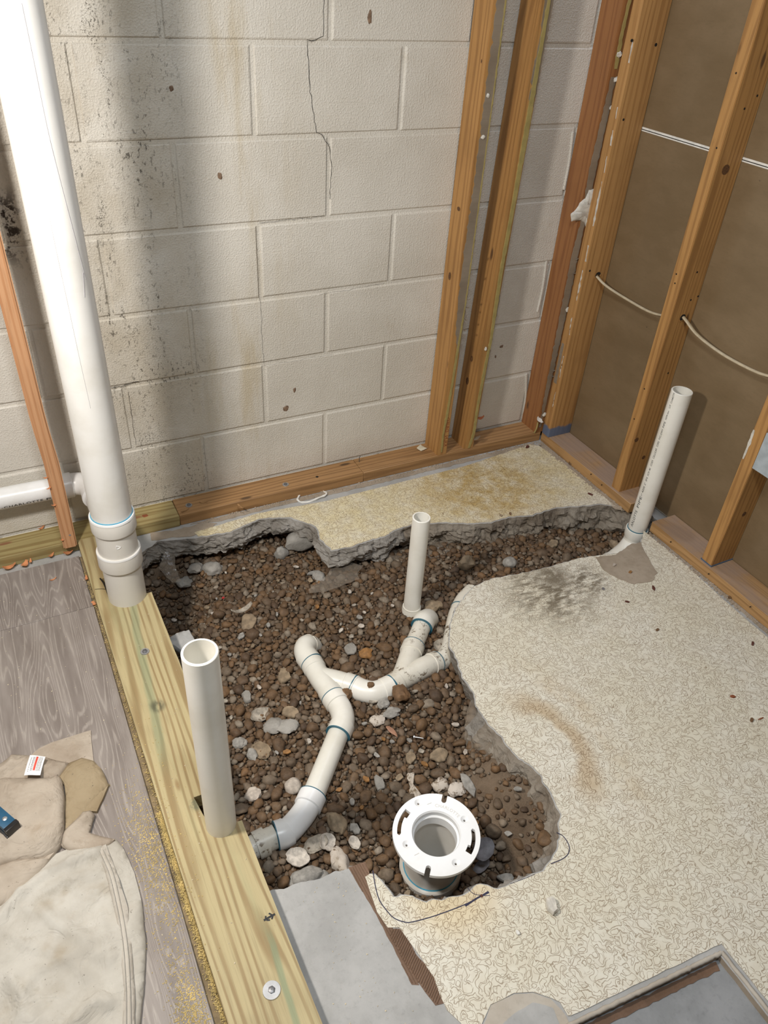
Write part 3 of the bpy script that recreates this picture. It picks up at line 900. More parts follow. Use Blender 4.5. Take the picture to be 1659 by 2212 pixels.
# ------------------------------------------------------------------ dirt bed and gravel
def gz(x, y):
    """height of the gravel surface"""
    z = -.083
    k = max(0, 1 - math.hypot((x - .0) / .13, (y + .30) / .17)); z -= .16 * min(1, 1.6 * k)
    k = max(0, 1 - math.hypot((x - .40) / .14, (y + 1.38) / .10)); z -= .045 * k
    k = max(0, 1 - math.hypot((x - .05) / .12, (y + 1.28) / .09)); z -= .045 * k
    if x > .42 and -1.5 < y < -1.08:
        z += .075 * min(1.0, max(0.0, (x - .42) / .14)) * min(1, (-1.08 - y) / .12 if y > -1.2 else 1)
    if y > -.75 and x > .7:
        z += .012 * max(0, min(1, (x - .7) / .2)) - .03 * max(0, min(1, (x - 1.15) / .2))
    if y > -.46 and x > .1 and x < 1.0: z -= .02 * min(1, (y + .46) / .12)
    k = max(0, 1 - math.hypot((x - .43) / .22, (y + .92) / .12)); z += .022 * k
    return min(z + .006 * fbm(x * 7, y * 7, 2.2, 3), -.034)

xs = np.arange(-.24, 1.62, .016); ys = np.arange(-1.56, .02, .016)
verts = []; faces = []
for yy in ys:
    for xx in xs:
        verts.append((xx, yy, -.26 if math.hypot(xx - .2865, yy + 1.3195) < .062 else gz(xx, yy) - (.002 if xx > .45 and yy < -1.17 else .007) + .004 * fbm(xx * 60, yy * 60, 1)))
W = len(xs)
for r in range(len(ys) - 1):
    for c in range(W - 1):
        faces.append((r * W + c, r * W + c + 1, (r + 1) * W + c + 1, (r + 1) * W + c))
bed = link('dirt_bed', np_mesh(verts, faces, 'dirt_bed'), M_dirt, None, True)
tag(bed, 'brown dirt under the gravel in the broken floor', 'dirt', None, 'stuff')

# stone prototypes
def stone_mesh(seed, sub, ang=.18, flat=.68, rough=.12):
    bm = bmesh.new()
    bmesh.ops.create_icosphere(bm, subdivisions=sub, radius=1.0)
    r = random.Random(seed)
    sx, sy = r.uniform(1.0, 1.4), r.uniform(.8, 1.02)
    for v in bm.verts:
        n = v.co.normalized()
        k = 1 + ang * mnoise.noise(n * 1.2 + Vector((seed * 3.7, 0, 0))) * 1.6 + rough * mnoise.noise(n * 2.6 + Vector((0, seed * 2.1, 0)))
        v.co = Vector((n.x * k * sx, n.y * k * sy, n.z * k * flat))
    for q in range(r.randint(3, 7)):          # worn facets
        d = Vector((r.gauss(0, 1), r.gauss(0, 1), r.gauss(0, .8))).normalized()
        top = max(d.dot(v.co) for v in bm.verts) * r.uniform(.66, .86)
        for v in bm.verts:
            e = d.dot(v.co) - top
            if e > 0: v.co -= d * e * .88
    me = bm_mesh(bm, 'pebble')
    me.polygons.foreach_set('use_smooth', [True] * len(me.polygons))
    return me
def arrays(me):
    v = np.empty(len(me.vertices) * 3); me.vertices.foreach_get('co', v)
    f = np.array([p.vertices[:] for p in me.polygons])
    return v.reshape(-1, 3), f
NP = 12
protoA = [stone_mesh(i + 1, 2, .22, random.Random(i).uniform(.5, .85), .2) for i in range(NP)]
protoB = [stone_mesh(i + 1, 1, .22, random.Random(i).uniform(.5, .85), .2) for i in range(NP)]
arrA = [arrays(m) for m in protoA]; arrB = [arrays(m) for m in protoB]

# underground pipe run (centre lines, used for building it and for keeping stones out of it)
PZ = -.068
def zz(pts, z=PZ):
    if not hasattr(pts[0], "__len__"): pts = [pts]
    return [Vector((p[0], p[1], z)) for p in pts]
run_main = zz([(0.2672, -0.7106, -0.068), (0.2676, -0.7628, -0.068), (0.2713, -0.7997, -0.068), (0.2732, -0.8366, -0.068), (0.2754, -0.8775, -0.068), (0.2689, -0.9087, -0.068), (0.2556, -0.93, -0.068), (0.2379, -0.9473, -0.068), (0.1971, -0.9906, -0.068), (0.1465, -1.049, -0.068), (0.1074, -1.089, -0.068)])
GROUND_PIPES = []   # (point, radius) samples
def reserve(pts, r):
    for a, b in zip(pts, pts[1:]):
        a = Vector(a); b = Vector(b)
        m = max(1, int((b - a).length / .012))
        for k in range(m + 1): GROUND_PIPES.append((*a.lerp(b, k / m), r))

# ------------------------------------------------------------------ drain pipes under the floor
R2 = .0256
def fitting(name, pts, mat, h0, h1, parent=None, body=1.09, hub=1.205, r=None):
    """a bend or wye body with square-ended hubs; h0, h1 are the hub lengths"""
    r = r or R2
    pts = [Vector(p) for p in pts]
    o = sweep(name, pts, r * body, mat, parent)
    def cut(seq, L):
        out = [seq[0]]; acc = 0
        for a, b in zip(seq, seq[1:]):
            l = (b - a).length
            if acc + l >= L: out.append(a.lerp(b, (L - acc) / l)); return out
            acc += l; out.append(b)
        return out
    for L, seq in ((h0, pts), (h1, pts[::-1])):
        if L <= 0: continue
        c = cut(seq, L)
        e = (c[-1] - c[-2]).normalized()
        c = [c[0]] + c[1:-1] + [c[-1], c[-1] + e * .0015]
        sweep('hub', c, [r * hub] * (len(c) - 1) + [r * body], mat, o)
        seam(o, c[0], c[1] - c[0], r * (hub + .012), M_blue, .0011)
    return o
def seam(parent, p, d, r, mat=None, w=.0016, name='cement_ring'):
    p = Vector(p); d = Vector(d).normalized()
    return sweep(name, [p - d * w, p + d * w], r, mat or M_blue, parent, 32)
drain = empty('drain_line', (.25, -.95, -.1), 'white drain pipe run with wyes and elbows half buried in the gravel', 'pipe')
P = run_main
def vec(a, b): return (Vector(b) - Vector(a)).normalized()
# top elbow diving into the gravel at its far end
e0 = Vector(P[0])
top_pts = smooth_path([e0, *zz([(0.2635, -0.6807, -0.066), (0.2683, -0.6592, -0.066)]), Vector((*(0.2817, -0.6426, -0.07)[:2], -.074)), Vector((*(0.3004, -0.6336, -0.085)[:2], -.098)), Vector((*(0.3115, -0.6401, -0.1)[:2], -.150))], 6)
elb = fitting('elbow', top_pts, M_pvc, .026, 0, drain, 1.12)
seam(elb, top_pts[20], top_pts[21] - top_pts[19], R2 * 1.15, M_pvc_dirty, .003)
reserve(top_pts, R2 * 1.17)
# first wye
w_pts = smooth_path([P[0], P[1], P[2], P[3]], 6)
wye = fitting('wye', w_pts, M_pvc, .024, .022, drain, 1.12, 1.19)
br = smooth_path([Vector(P[1]), *zz([(0.2821, -0.7777, -0.068), (0.3031, -0.7955, -0.068), (0.3212, -0.8136, -0.068), (0.3354, -0.8283, -0.068)])], 5)
fitting('branch', br, M_pvc, 0, .024, wye, 1.10, 1.19)
reserve(w_pts, R2 * 1.15); reserve(br, R2 * 1.15)
# elbow between the wye and the long pipe
b_pts = smooth_path(P[3:8], 6)
fitting('elbow', b_pts, M_pvc_clean, .026, .028, drain, 1.12, 1.22)
reserve(b_pts, R2 * 1.15)
# long pipe
l_pts = [P[7], P[9], P[10]]
l_pts = [l_pts[0] + (l_pts[-1] - l_pts[0]) * k / 6 for k in range(7)]
sweep('pipe', l_pts, R2, M_pvc, drain)
reserve(l_pts, R2)
# lower elbow with its two hubs, then the pipe under the board
q = zz([(0.1214, -1.071, -0.068), (0.0926, -1.098, -0.068), (0.0631, -1.117, -0.068), (0.0351, -1.129, -0.068), (0.0124, -1.128, -0.068)], -.072)
le = smooth_path(q, 6); n = len(le)
elb = fitting('elbow', le, M_pvc_bright, .030, .026, drain, 1.10, 1.25)
seam(elb, le[0], vec(le[0], le[1]), R2 * 1.1, M_pvc_dirty, .004)
reserve(le, R2 * 1.2)
tail = [Vector(le[-1]), Vector((le[-1].x - .07, le[-1].y - .003, -.077)), Vector((-.135, le[-1].y - .006, -.082))]
sweep('pipe', tail, R2, M_pvc_dirty, drain)
seam(drain, tail[0].lerp(tail[1], .48), vec(tail[0], tail[1]), R2 * 1.2, M_pvc_dirty, .012, 'coupling')
reserve(tail, R2)
# second elbow and the muddy wye
q = zz([(0.3354, -0.8283, -0.068), (0.3514, -0.8503, -0.068), (0.3705, -0.8653, -0.068), (0.3949, -0.8696, -0.068), (0.4258, -0.8668, -0.068)])
se = smooth_path(q, 6)
fitting('elbow', se, M_pvc_clean, .004, .028, drain, 1.14, 1.2)
reserve(se, R2 * 1.15)
q = zz([(0.4258, -0.8668, -0.068), (0.4542, -0.8592, -0.068), (0.4936, -0.8527, -0.068), (0.5368, -0.8456, -0.068), (0.5787, -0.8374, -0.068)])
q[-1].z -= .008
w2 = smooth_path(q, 6)
wye2 = fitting('wye', w2, M_pvc_dirty, .024, .022, drain, 1.12, 1.2)
br2 = smooth_path(zz([(0.4565, -0.8602, -0.068), (0.4869, -0.8288, -0.068), (0.5216, -0.7905, -0.068), (0.5471, -0.7648, -0.068)]), 6)
fitting('branch', br2, M_pvc_dirty, 0, .030, wye2, 1.10, 1.22)
reserve(w2, R2 * 1.15); reserve(br2, R2 * 1.15)
sp = zz([(0.5471, -0.7648, -0.068), (0.6014, -0.7117, -0.068)])
sweep('pipe', sp, R2, M_pvc_dirty, drain)
reserve(sp, R2)
ce = smooth_path([sp[1], *zz((0.6196, -0.6956, -0.07)), Vector((sp[1].x + .044, sp[1].y + .036, -.090)), Vector((sp[1].x + .050, sp[1].y + .040, -.14))], 6)
fitting('elbow', ce, M_pvc, .018, 0, drain, 1.16, 1.24)
reserve(ce, R2 * 1.2)
# the next stretch runs along the broken edge of the floor
q = zz([(0.5744, -0.8433, -0.06), (0.6068, -0.8323, -0.06), (0.6382, -0.8091, -0.06), (0.6725, -0.7668, -0.06), (0.7205, -0.7077, -0.06), (0.7704, -0.6621, -0.06), (0.8196, -0.6352, -0.06)], -.078)
eg = smooth_path(q, 6); n = len(eg)
sweep('pipe', eg, R2, M_pvc_dirty, drain)
seam(drain, eg[n * 5 // 6 - 3], vec(eg[n * 5 // 6 - 4], eg[n * 5 // 6 - 2]), R2 * 1.04)
reserve(eg, R2)

# ------------------------------------------------------------------ standing pipes
def tube(name, xy, r, z0, z1, mat, parent=None, wall_t=.0042, cut=0.0):
    """open pipe with a visible bore"""
    return lathe(name, xy, [(r, z0), (r, z1 - .0012), (r - .0010, z1), (r - wall_t, z1), (r - wall_t, z1 - .001), (r - wall_t, z0 + .02), (.0005, z0 + .02)], mat, parent)
near = empty('standpipe', (-.097, -1.118, 0.0), 'tallest open white pipe standing in the front notch of the board', 'pipe')
tube('pipe', (-.097, -1.118), .0302, -.11, .54, M_pvc_clean, near)
mid = empty('standpipe', (.612, -.632, -.09), 'slim open white pipe standing alone in the gravel', 'pipe')
tube('pipe', (.612, -.632), .0242, -.075, .262, M_pvc_clean, mid, .0036)
lathe('collar', (.612, -.632), [(.0242, -.060), (.0262, -.0605), (.0265, -.063), (.0265, -.066), (.0275, -.068), (.0275, -.13), (.01, -.13)], M_pvc, mid)
reserve([(.612, -.632, -.15), (.612, -.632, .1)], .028)
RP = (1.4375, -.6485)
right = empty('standpipe', (*RP, -.03), 'printed white pipe rising through the gap in the right wall plate', 'pipe')
tube('pipe', RP, .0302, -.05, .489, M_pvc_clean, right)
lathe('hub', RP, [(.0302, -.012), (.0352, -.0125), (.0358, -.014), (.0358, -.040), (.033, -.046), (.0322, -.055)], M_pvc_clean, right)
seam(right, (RP[0], RP[1], -.0115), (0, 0, 1), .0325, M_blue, .0016)
re_ = smooth_path([Vector((*RP, -.05)), Vector((RP[0] - .006, RP[1] - .002, -.072)), Vector((RP[0] - .035, RP[1] - .009, -.094)), Vector((RP[0] - .085, RP[1] - .018, -.108)), Vector((RP[0] - .14, RP[1] - .03, -.120))], 6)
n = len(re_)
elb = sweep('elbow', re_, [.0325 if i < n - 6 else .0355 for i in range(n)], M_pvc_clean, right)
seam(elb, re_[-5], vec(re_[-6], re_[-4]), .0362, M_pvc_dirty, .005)
reserve(re_, .035)

# drain stack at the left
SX, SY = -.125, -.38
stack = empty('drain_stack', (SX, SY, 0), 'thick white drain stack with two-hub coupling in the rear notch of the board', 'pipe')
lathe('pipe', (SX, SY), [(.0485, .262), (.0485, 2.44), (.01, 2.44)], M_pvc_stack, stack, 64)
lathe('pipe', (SX, SY), [(.01, -.11), (.0485, -.11), (.0485, .20)], M_pvc_grey, stack, 64)
cpl = lathe('coupling', (SX, SY), [(.0485, .312), (.0530, .312), (.0538, .3105), (.0545, .272), (.0538, .269), (.0492, .266), (.0488, .235), (.0492, .202), (.0532, .2015),
                                   (.0540, .199), (.0548, .158), (.0540, .1545), (.0485, .152)], M_pvc_grey, stack, 64, 30)
seam(cpl, (SX, SY, .3115), (0, 0, 1), .0502, M_cyan, .0026)
lathe('hub_rim', (SX, SY), [(.0490, .2012), (.0535, .2016), (.0544, .1995), (.0546, .196)], M_pvc_bright, cpl, 64)
lathe('hub_rim', (SX, SY), [(.0505, .3124), (.0533, .3126), (.0541, .311), (.0546, .307)], M_pvc_bright, cpl, 64)
def on_cyl(xy, r, ang, z): return (xy[0] + r * math.cos(ang), xy[1] + r * math.sin(ang), z)
# moulded mark between the hubs and the pencil scratches higher up
a0 = math.radians(-94)
tri = [on_cyl((SX, SY), .0494, a0 + k / .049, z) for k, z in ((-.0045, .246), (-.0045, .236), (.005, .240), (-.0045, .246))]
sweep('moulded_mark', smooth_path(tri, 4), .0008, M_pvc_bright, cpl, 6)
M_pencil = plain('faint_pencil', (.40, .385, .41), .6)
def scratch(pts, w=.00035, r=.0485):
    P = smooth_path([on_cyl((SX, SY), r, math.radians(a), z) for a, z in pts], 8)
    sweep('pencil_mark', P, w, M_pencil, stack, 5)
scratch([(-78, 1.36), (-76, 1.28), (-74, 1.18), (-68, 1.10), (-60, 1.02), (-52, .945), (-47, .905)], .0005)
scratch([(-52, .92), (-56, .895), (-60, .872)], .0006)
scratch([(-104, 1.03), (-103, .95), (-101, .85), (-99, .74), (-96, .63)])
scratch([(-118, 1.25), (-108, 1.27), (-98, 1.30)])

R2 = .0301
# horizontal branch along the wall, turning forward into the stack
hp = empty('branch_pipe', (-.3, -.035, .19), 'printed white pipe lying along the block wall behind the narrow stud', 'pipe')
A = Vector((-1.3, -.040, .203)); B = Vector((-.205, -.036, .189))
sweep('pipe', [A, B], R2, M_pvc_bright, hp)
sweep('hub', [B + Vector((-.012, 0, .0002)), B + Vector((-.011, 0, 0)), B + Vector((.020, 0, 0)), B + Vector((.022, 0, 0))], [.033, .0355, .0362, .033], M_pvc_bright, hp)
seam(hp, B + Vector((-.013, 0, 0)), (1, 0, 0), .0335, M_cyan)
el = arc(B + Vector((.02, 0, 0)), (B.x + .062, B.y, B.z), (B.x + .070, B.y - .055, B.z), 10)
sweep('elbow', el, .0325, M_pvc_bright, hp)
c = Vector(el[-1])
sweep('hub', [c, c + Vector((0, -.002, 0)), c + Vector((0, -.032, 0)), c + Vector((0, -.034, 0))], [.033, .0355, .0362, .033], M_pvc_bright, hp)
sweep('pipe', [c, Vector((c.x + .004, SY + .04, c.z + .01))], R2, M_pvc_bright, hp)

# toilet riser with closet flange
FC = Vector((.2865, -1.3195, .037))
fl = empty('toilet_flange', (FC.x, FC.y, -.1), 'round white toilet flange with bolt slots on a short riser', 'flange')
lathe('riser', FC[:2], [(.0572, FC.z - .01), (.0572, -.08), (.0575, -.085)], M_pvc_grey, fl, 64)
lathe('hub', FC[:2], [(.0578, -.078), (.0640, -.0775), (.0662, -.080), (.0672, -.22), (.02, -.22)], M_pvc_grey, fl, 64)
lathe('cement_ring', FC[:2], [(.0573, -.0764), (.0582, -.0762), (.0592, -.0770), (.0592, -.0780)], M_cyan, fl, 64)
reserve([(FC.x, FC.y, -.25), (FC.x, FC.y, .05)], .068)
lathe('bore', FC[:2], [(.0500, FC.z + .0035), (.0478, FC.z + .0005), (.0478, FC.z - .010), (.0440, FC.z - .0125), (.0432, FC.z - .034)], M_pvc_bright, fl, 64)
lathe('bore', FC[:2], [(.0432, FC.z - .034), (.0470, FC.z - .037), (.0470, FC.z - .20), (.0005, FC.z - .20)], M_pvc_grey, fl, 64)
rot = math.atan2(-.45, .891)
def pol(r, deg): 
    a = math.radians(deg)
    return (r * math.cos(a), r * math.sin(a))
def ring_loop():
    out = []
    d = 0.0
    notch = {75: .0045, 255: .0045}
    for d in np.arange(0, 360, 3.0):
        near_n = None
        for c in notch:
            if abs((d - c + 180) % 360 - 180) < 4.4: near_n = c
        if near_n is None: out.append(pol(.0890, d))
        elif abs(d - near_n) < .1:
            w = 3.35
            out += [pol(.0890, near_n - w)]
            rr = .0705
            cx, cy = pol(rr + .0052, near_n)
            for k in range(9):
                a = math.radians(near_n - 90 - 180 * k / 8)
                out.append((cx + .0052 * math.cos(a), cy + .0052 * math.sin(a)))
            out += [pol(.0890, near_n + w)]
    return out
def slot_loop(narrow, wide):
    # curved slot from the narrow end to a wide keyhole end
    s = 1 if wide > narrow else -1
    out = [pol(.0795, narrow + s * k) for k in np.arange(0, abs(wide - narrow) + .1, 2.0)]
    out += [pol(.0810, wide), pol(.0665, wide), pol(.0665, wide - s * 13), pol(.0715, wide - s * 13)]
    out += [pol(.0715, wide - s * k) for k in np.arange(14, abs(wide - narrow) + .1, 2.0)]
    out.append(pol(.0755, narrow - s * 2.5))
    return out
loops = [ring_loop(), [pol(.0500, d) for d in np.arange(0, 360, 5.0)], slot_loop(183, 140), slot_loop(7, -33)]
SCR = [(117, .0745), (28, .068), (203, .066), (300, .0705)]
for dg, r in SCR:
    c = pol(r, dg)
    loops.append([(c[0] + .0086 * math.cos(a), c[1] + .0086 * math.sin(a)) for a in (2 * math.pi * k / 20 for k in range(20))])
bm = bmesh.new()
VLf = fill_bm(bm, loops, 0)
topf = list(bm.faces)
for li, vs in enumerate(VLf):
    if li < 4:
        low = [bm.verts.new((v.co.x, v.co.y, -.008)) for v in vs]
        for i in range(len(vs)):
            k = (i + 1) % len(vs)
            bm.faces.new((vs[i], vs[k], low[k], low[i]))
    else:
        c = sum((v.co for v in vs), Vector()) / len(vs)
        cur = vs
        for r, z in ((.0062, -.0014), (.0024, -.0042), (.0024, -.008)):
            nx = [bm.verts.new((c.x + (v.co.x - c.x) / .0086 * r, c.y + (v.co.y - c.y) / .0086 * r, z)) for v in vs]
            for i in range(len(vs)):
                k = (i + 1) % len(vs)
                bm.faces.new((cur[i], cur[k], nx[k], nx[i]))
            cur = nx
bmesh.ops.rotate(bm, verts=bm.verts, cent=(0, 0, 0), matrix=Matrix.Rotation(rot, 3, 'Z'))
bmesh.ops.translate(bm, verts=bm.verts, vec=FC + Vector((0, 0, .004)))
ring = link('flange_ring', bm_mesh(bm, 'flange_ring', 30), M_pvc_bright, fl)
# lower plate so the ring reads as thick
lathe('flange_skirt', FC[:2], [(.0600, FC.z - .0039), (.0600, FC.z - .012), (.0560, FC.z - .014)], M_pvc_bright, fl, 64)

# ------------------------------------------------------------------ lettering
def text_mesh(s, size, extrude=0.0, space=1.0):
    cu = bpy.data.curves.new('letters', 'FONT')
    cu.body = s; cu.size = size; cu.extrude = extrude; cu.space_character = space
    cu.resolution_u = 2
    cu.align_x = 'LEFT'; cu.align_y = 'CENTER'
    o = bpy.data.objects.new('letters', cu)
    COL.objects.link(o)
    dg = bpy.context.evaluated_depsgraph_get()
    me = bpy.data.meshes.new_from_object(o.evaluated_get(dg))
    bpy.data.objects.remove(o)
    v = np.empty(len(me.vertices) * 3); me.vertices.foreach_get('co', v)
    F = [p.vertices[:] for p in me.polygons]
    bpy.data.meshes.remove(me)
    return v.reshape(-1, 3), F
def put_text(name, s, size, fn, mat, parent, extrude=0.0, space=1.0):
    v, F = text_mesh(s, size, extrude, space)
    me = np_mesh([fn(*p) for p in v], F, name)
    return link(name, me, mat, parent)
# printed line up the right standpipe, word by word
a0 = math.radians(-180)
def rword(txt, z0, z1, h, bold=False):
    v, F = text_mesh(txt, 1.0, 0, 1.0)
    w = v[:, 0].max() - v[:, 0].min(); x_ = v[:, 0].min()
    mid_y = (v[:, 1].max() + v[:, 1].min()) / 2; hy = v[:, 1].max() - v[:, 1].min()
    out = []
    for x, y, _ in v:
        a = a0 - (y - mid_y) / hy * h / .0302
        out.append((RP[0] + .0307 * math.cos(a), RP[1] + .0307 * math.sin(a), z0 + (x - x_) / w * (z1 - z0)))
    link('printed_line', np_mesh(out, F, 'printed_line'), M_ink, right)
for w_ in (('ARLOTTE', .004, .068, .0090), ('PIPE', .080, .123, .0090), ('®™', .126, .134, .0045), ('4200', .138, .162, .0068), ('2"', .167, .175, .0068), ('IPS', .182, .196, .0066),
           ('SCH', .202, .217, .0066), ('40', .221, .230, .0066), ('COEX', .238, .259, .0066), ('CELLULAR', .265, .301, .0066), ('CORE', .307, .326, .0066), ('PVC-DWV', .332, .368, .0064),
           ('PIPE', .373, .393, .0062), ('NSF®-dwv', .400, .430, .0054), ('U.P.', .438, .450, .0056), ('Code', .454, .471, .0056), ('ASTM', .475, .493, .0060)):
    rword(*w_[:3], w_[3]) if w_[2] < .489 else rword(w_[0], w_[1] - .006, .4875, w_[3])
# printed line on the wall branch pipe
def hpt(tx, ty, tz):
    a = math.radians(-22) + ty / R2
    s = (tx + B.x - .2335 - A.x) / (B.x - A.x)
    c = A.lerp(B, s)
    return (c.x, c.y - .0308 * math.cos(a), c.z + .0308 * math.sin(a))
for txt, x0, x1 in (('-CHARLOTTE', -.3735, -.2675), ('PIPE', -.2585, -.2080)):
    v, F = text_mesh(txt, 1.0, 0, 1.08)
    w = v[:, 0].max() - v[:, 0].min(); x_ = v[:, 0].min(); y_ = v[:, 1].min(); hy = max(.72, v[:, 1].max() - y_)
    out = []
    for x, y, _ in v:
        xx = x0 + (x - x_) / w * (x1 - x0)
        a = math.radians(-24) + ((y - y_) / hy - .5) * .0098 / R2
        c = A.lerp(B, (xx - A.x) / (B.x - A.x))
        out.append((xx, c.y - .0306 * math.cos(a), c.z + .0306 * math.sin(a)))
    link('printed_line', np_mesh(out, F, 'printed_line'), M_ink, hp)
# raised ring lettering on the flange, painted greyer to give its faint shading
v, F = text_mesh('CHARLOTTE', .0100, .0003, 1.05)
wd = v[:, 0].max()
def arcpt(x, y, z):
    a = math.radians(90) - x / .0640
    r = .0610 + y
    p = Vector((r * math.cos(a), r * math.sin(a), 0)); p.rotate(Matrix.Rotation(rot, 3, 'Z'))
    return (FC.x + p.x, FC.y + p.y, FC.z + .0041 + z)
link('raised_letters', np_mesh([arcpt(*p) for p in v], F, 'raised_letters'), M_pvc_grey, ring)
for dg, r, tl in ((100, .066, 25), (228, .062, 28)):
    c = pol(r, dg); d = pol(.0052, tl)
    q = [Vector((c[0] + k * d[0], c[1] + k * d[1], 0)) for k in (-1, 1)]
    for p in q: p.rotate(Matrix.Rotation(rot, 3, 'Z'))
    sweep('moulded_line', [p + FC + Vector((0, 0, .0041)) for p in q], .0006, M_pvc_grey, ring, 5)

# ------------------------------------------------------------------ timber
def lean_box(name, base, top, hx, hy, mat, parent=None, z0=.038, z1=2.44, bev=.0016, bend=None):
    """upright stud between two (x, y) centres with half sizes hx, hy; bend is a list of (z, dx)"""
    bm = bmesh.new()
    zs = [z0, z1] if not bend else [b[0] for b in bend]
    rings = []
    c0 = Vector((base[0], base[1], (z0 + z1) / 2))
    for z in zs:
        s = (z - z0) / (z1 - z0)
        cx = base[0] + (top[0] - base[0]) * s; cy = base[1] + (top[1] - base[1]) * s
        if bend: cx = base[0] + dict(bend)[z]
        rings.append([bm.verts.new(Vector((cx + a * hx, cy + b * hy, z)) - c0) for a, b in ((-1, -1), (1, -1), (1, 1), (-1, 1))])
    for A_, B_ in zip(rings, rings[1:]):
        for k in range(4): bm.faces.new((A_[k], A_[(k + 1) % 4], B_[(k + 1) % 4], B_[k]))
    bm.faces.new(rings[0]); bm.faces.new(rings[-1])
    bmesh.ops.recalc_face_normals(bm, faces=bm.faces)
    lng = [e for e in bm.edges if abs(e.verts[0].co.z - e.verts[1].co.z) > .05]
    bmesh.ops.bevel(bm, geom=lng, offset=bev, segments=2, affect='EDGES')
    return link(name, bm_mesh(bm, name, 40), mat, parent, loc=c0)

def strip(name, frame, pts, mat, parent, thick=.0012, seed=0, rough=.0018):
    """a torn strip stuck on a timber face. frame(u, v, w) -> world, pts = [(v, u_centre, half_width)]"""
    P = []
    for (v0, u0, w0), (v1, u1, w1) in zip(pts, pts[1:]):
        m = max(1, int(abs(v1 - v0) / .010))
        for k in range(m): P.append((v0 + (v1 - v0) * k / m, u0 + (u1 - u0) * k / m, w0 + (w1 - w0) * k / m))
    P.append(pts[-1])
    bm = bmesh.new()
    L, Rr = [], []
    for v_, u_, w_ in P:
        a = u_ - w_ + rough * fbm(v_ * 70, seed, 1); b = u_ + w_ + rough * fbm(v_ * 70, seed, 9)
        L.append([bm.verts.new(frame(a, v_, h)) for h in (0, thick)]); Rr.append([bm.verts.new(frame(b, v_, h)) for h in (0, thick)])
    for i in range(len(P) - 1):
        bm.faces.new((L[i][1], L[i + 1][1], Rr[i + 1][1], Rr[i][1]))
        bm.faces.new((L[i][0], L[i + 1][0], L[i + 1][1], L[i][1]))
        bm.faces.new((Rr[i][0], Rr[i][1], Rr[i + 1][1], Rr[i + 1][0]))
    bm.faces.new((L[0][0], L[0][1], Rr[0][1], Rr[0][0])); bm.faces.new((L[-1][0], Rr[-1][0], Rr[-1][1], L[-1][1]))
    return link(name, bm_mesh(bm, name), mat, parent)

def lump(name, c, rx, ry, rz, mat, parent=None, seed=1, sub=3, rough=.35):
    bm = bmesh.new()
    bmesh.ops.create_icosphere(bm, subdivisions=sub, radius=1)
    for v in bm.verts:
        n = v.co.normalized()
        k = 1 + rough * (mnoise.noise(n * 1.4 + Vector((seed, 0, 0))) + .6 * mnoise.noise(n * 3.5 + Vector((0, seed, 0))))
        v.co = Vector((n.x * k * rx, n.y * k * ry, n.z * k * rz))
    me = bm_mesh(bm, name, 35)
    return link(name, me, mat, parent, loc=c)

def curl(name, c, d, length, width, mat, parent=None, bend=1.5, up=Vector((0, 0, 1)), thick=.0006):
    """a thin curled scrap or shaving"""
    d = Vector(d).normalized(); s = d.cross(up)
    s = s.normalized() if s.length > .05 else Vector((1, 0, 0))
    u = s.cross(d).normalized()
    bm = bmesh.new()
    rings = []
    n = 9
    for i in range(n):
        t = i / (n - 1)
        a = bend * (t - .5) * 2
        R_ = length / (2 * abs(bend)) if bend else 1
        p = Vector(c) + d * (R_ * math.sin(a)) + u * (R_ * (1 - math.cos(a)))
        w = width * (.35 + .65 * math.sin(math.pi * min(.95, t + .12))) * .5
        nn = (u * math.cos(a) - d * math.sin(a)) * thick
        rings.append([bm.verts.new(q) for q in (p - s * w, p + s * w, p + s * w + nn, p - s * w + nn)])
    for A_, B_ in zip(rings, rings[1:]):
        for k in range(4): bm.faces.new((A_[k], A_[(k + 1) % 4], B_[(k + 1) % 4], B_[k]))
    bm.faces.new(rings[0]); bm.faces.new(rings[-1])
    me = bm_mesh(bm, name)
    return link(name, me, mat, parent)

def nail_hole(p, nrm, r, parent, mat=None, name='nail_hole'):
    p = Vector(p); nrm = Vector(nrm)
    return sweep(name, [p - nrm * .002, p + nrm * .0004], r, mat or M_dark, parent, 8)

def washer_screw(x, y, z, parent, r=.0165):
    w = lathe('washer', (x, y), [(.004, z + .0022), (r, z + .0022), (r + .0006, z + .0012), (r + .0006, z - .001)], M_metal, parent, 24)
    lathe('screw_head', (x, y), [(.0006, z + .0052), (.0040, z + .0052), (.0062, z + .0042), (.0066, z + .0015)], M_metal_dark, w, 6)
    return w

# back wall plates
pl1 = box('bottom_plate', (-1.5, -.0955, 0), (.0895, -.004, .038), M_treated_x, None, .002)
tag(pl1, 'yellowish treated timber plate along the block wall behind the drain stack', 'lumber')
pl2 = box('bottom_plate', (.0905, -.0925, 0), (.7115, -.003, .038), M_plate_x, None, .0015)
tag(pl2, 'old brown timber plate under the cracked block wall, screwed down with grey washers', 'lumber')
pl3 = box('bottom_plate', (.7125, -.0915, 0), (1.4465, -.003, .038), M_plate_x, None, .0015)
tag(pl3, 'old brown timber plate carrying the two middle studs', 'lumber')
for x, y in ((0.1301, -0.0529, 0.038)[:2], (0.4456, -0.0596, 0.038)[:2]): washer_screw(x, y, .038, pl2, .010)
nail_hole((0.5577, -0.056, 0.038), (0, 0, 1), .005, pl2)
lump('knot', (*(-0.0032, -0.0542, 0.038)[:2], .0375), .010, .008, .0014, M_rust, pl1, 3)
c = Vector((0.7257, -0.0272, 0.038))
sweep('bent_nail', [c, c + Vector((0, 0, .018)), c + Vector((.003, 0, .024))], .0013, M_metal_dark, pl2, 6)
lump('splintered_knot', (0.7484, -0.0582, 0.025), .012, .004, .012, M_stud_red, pl3, 5)
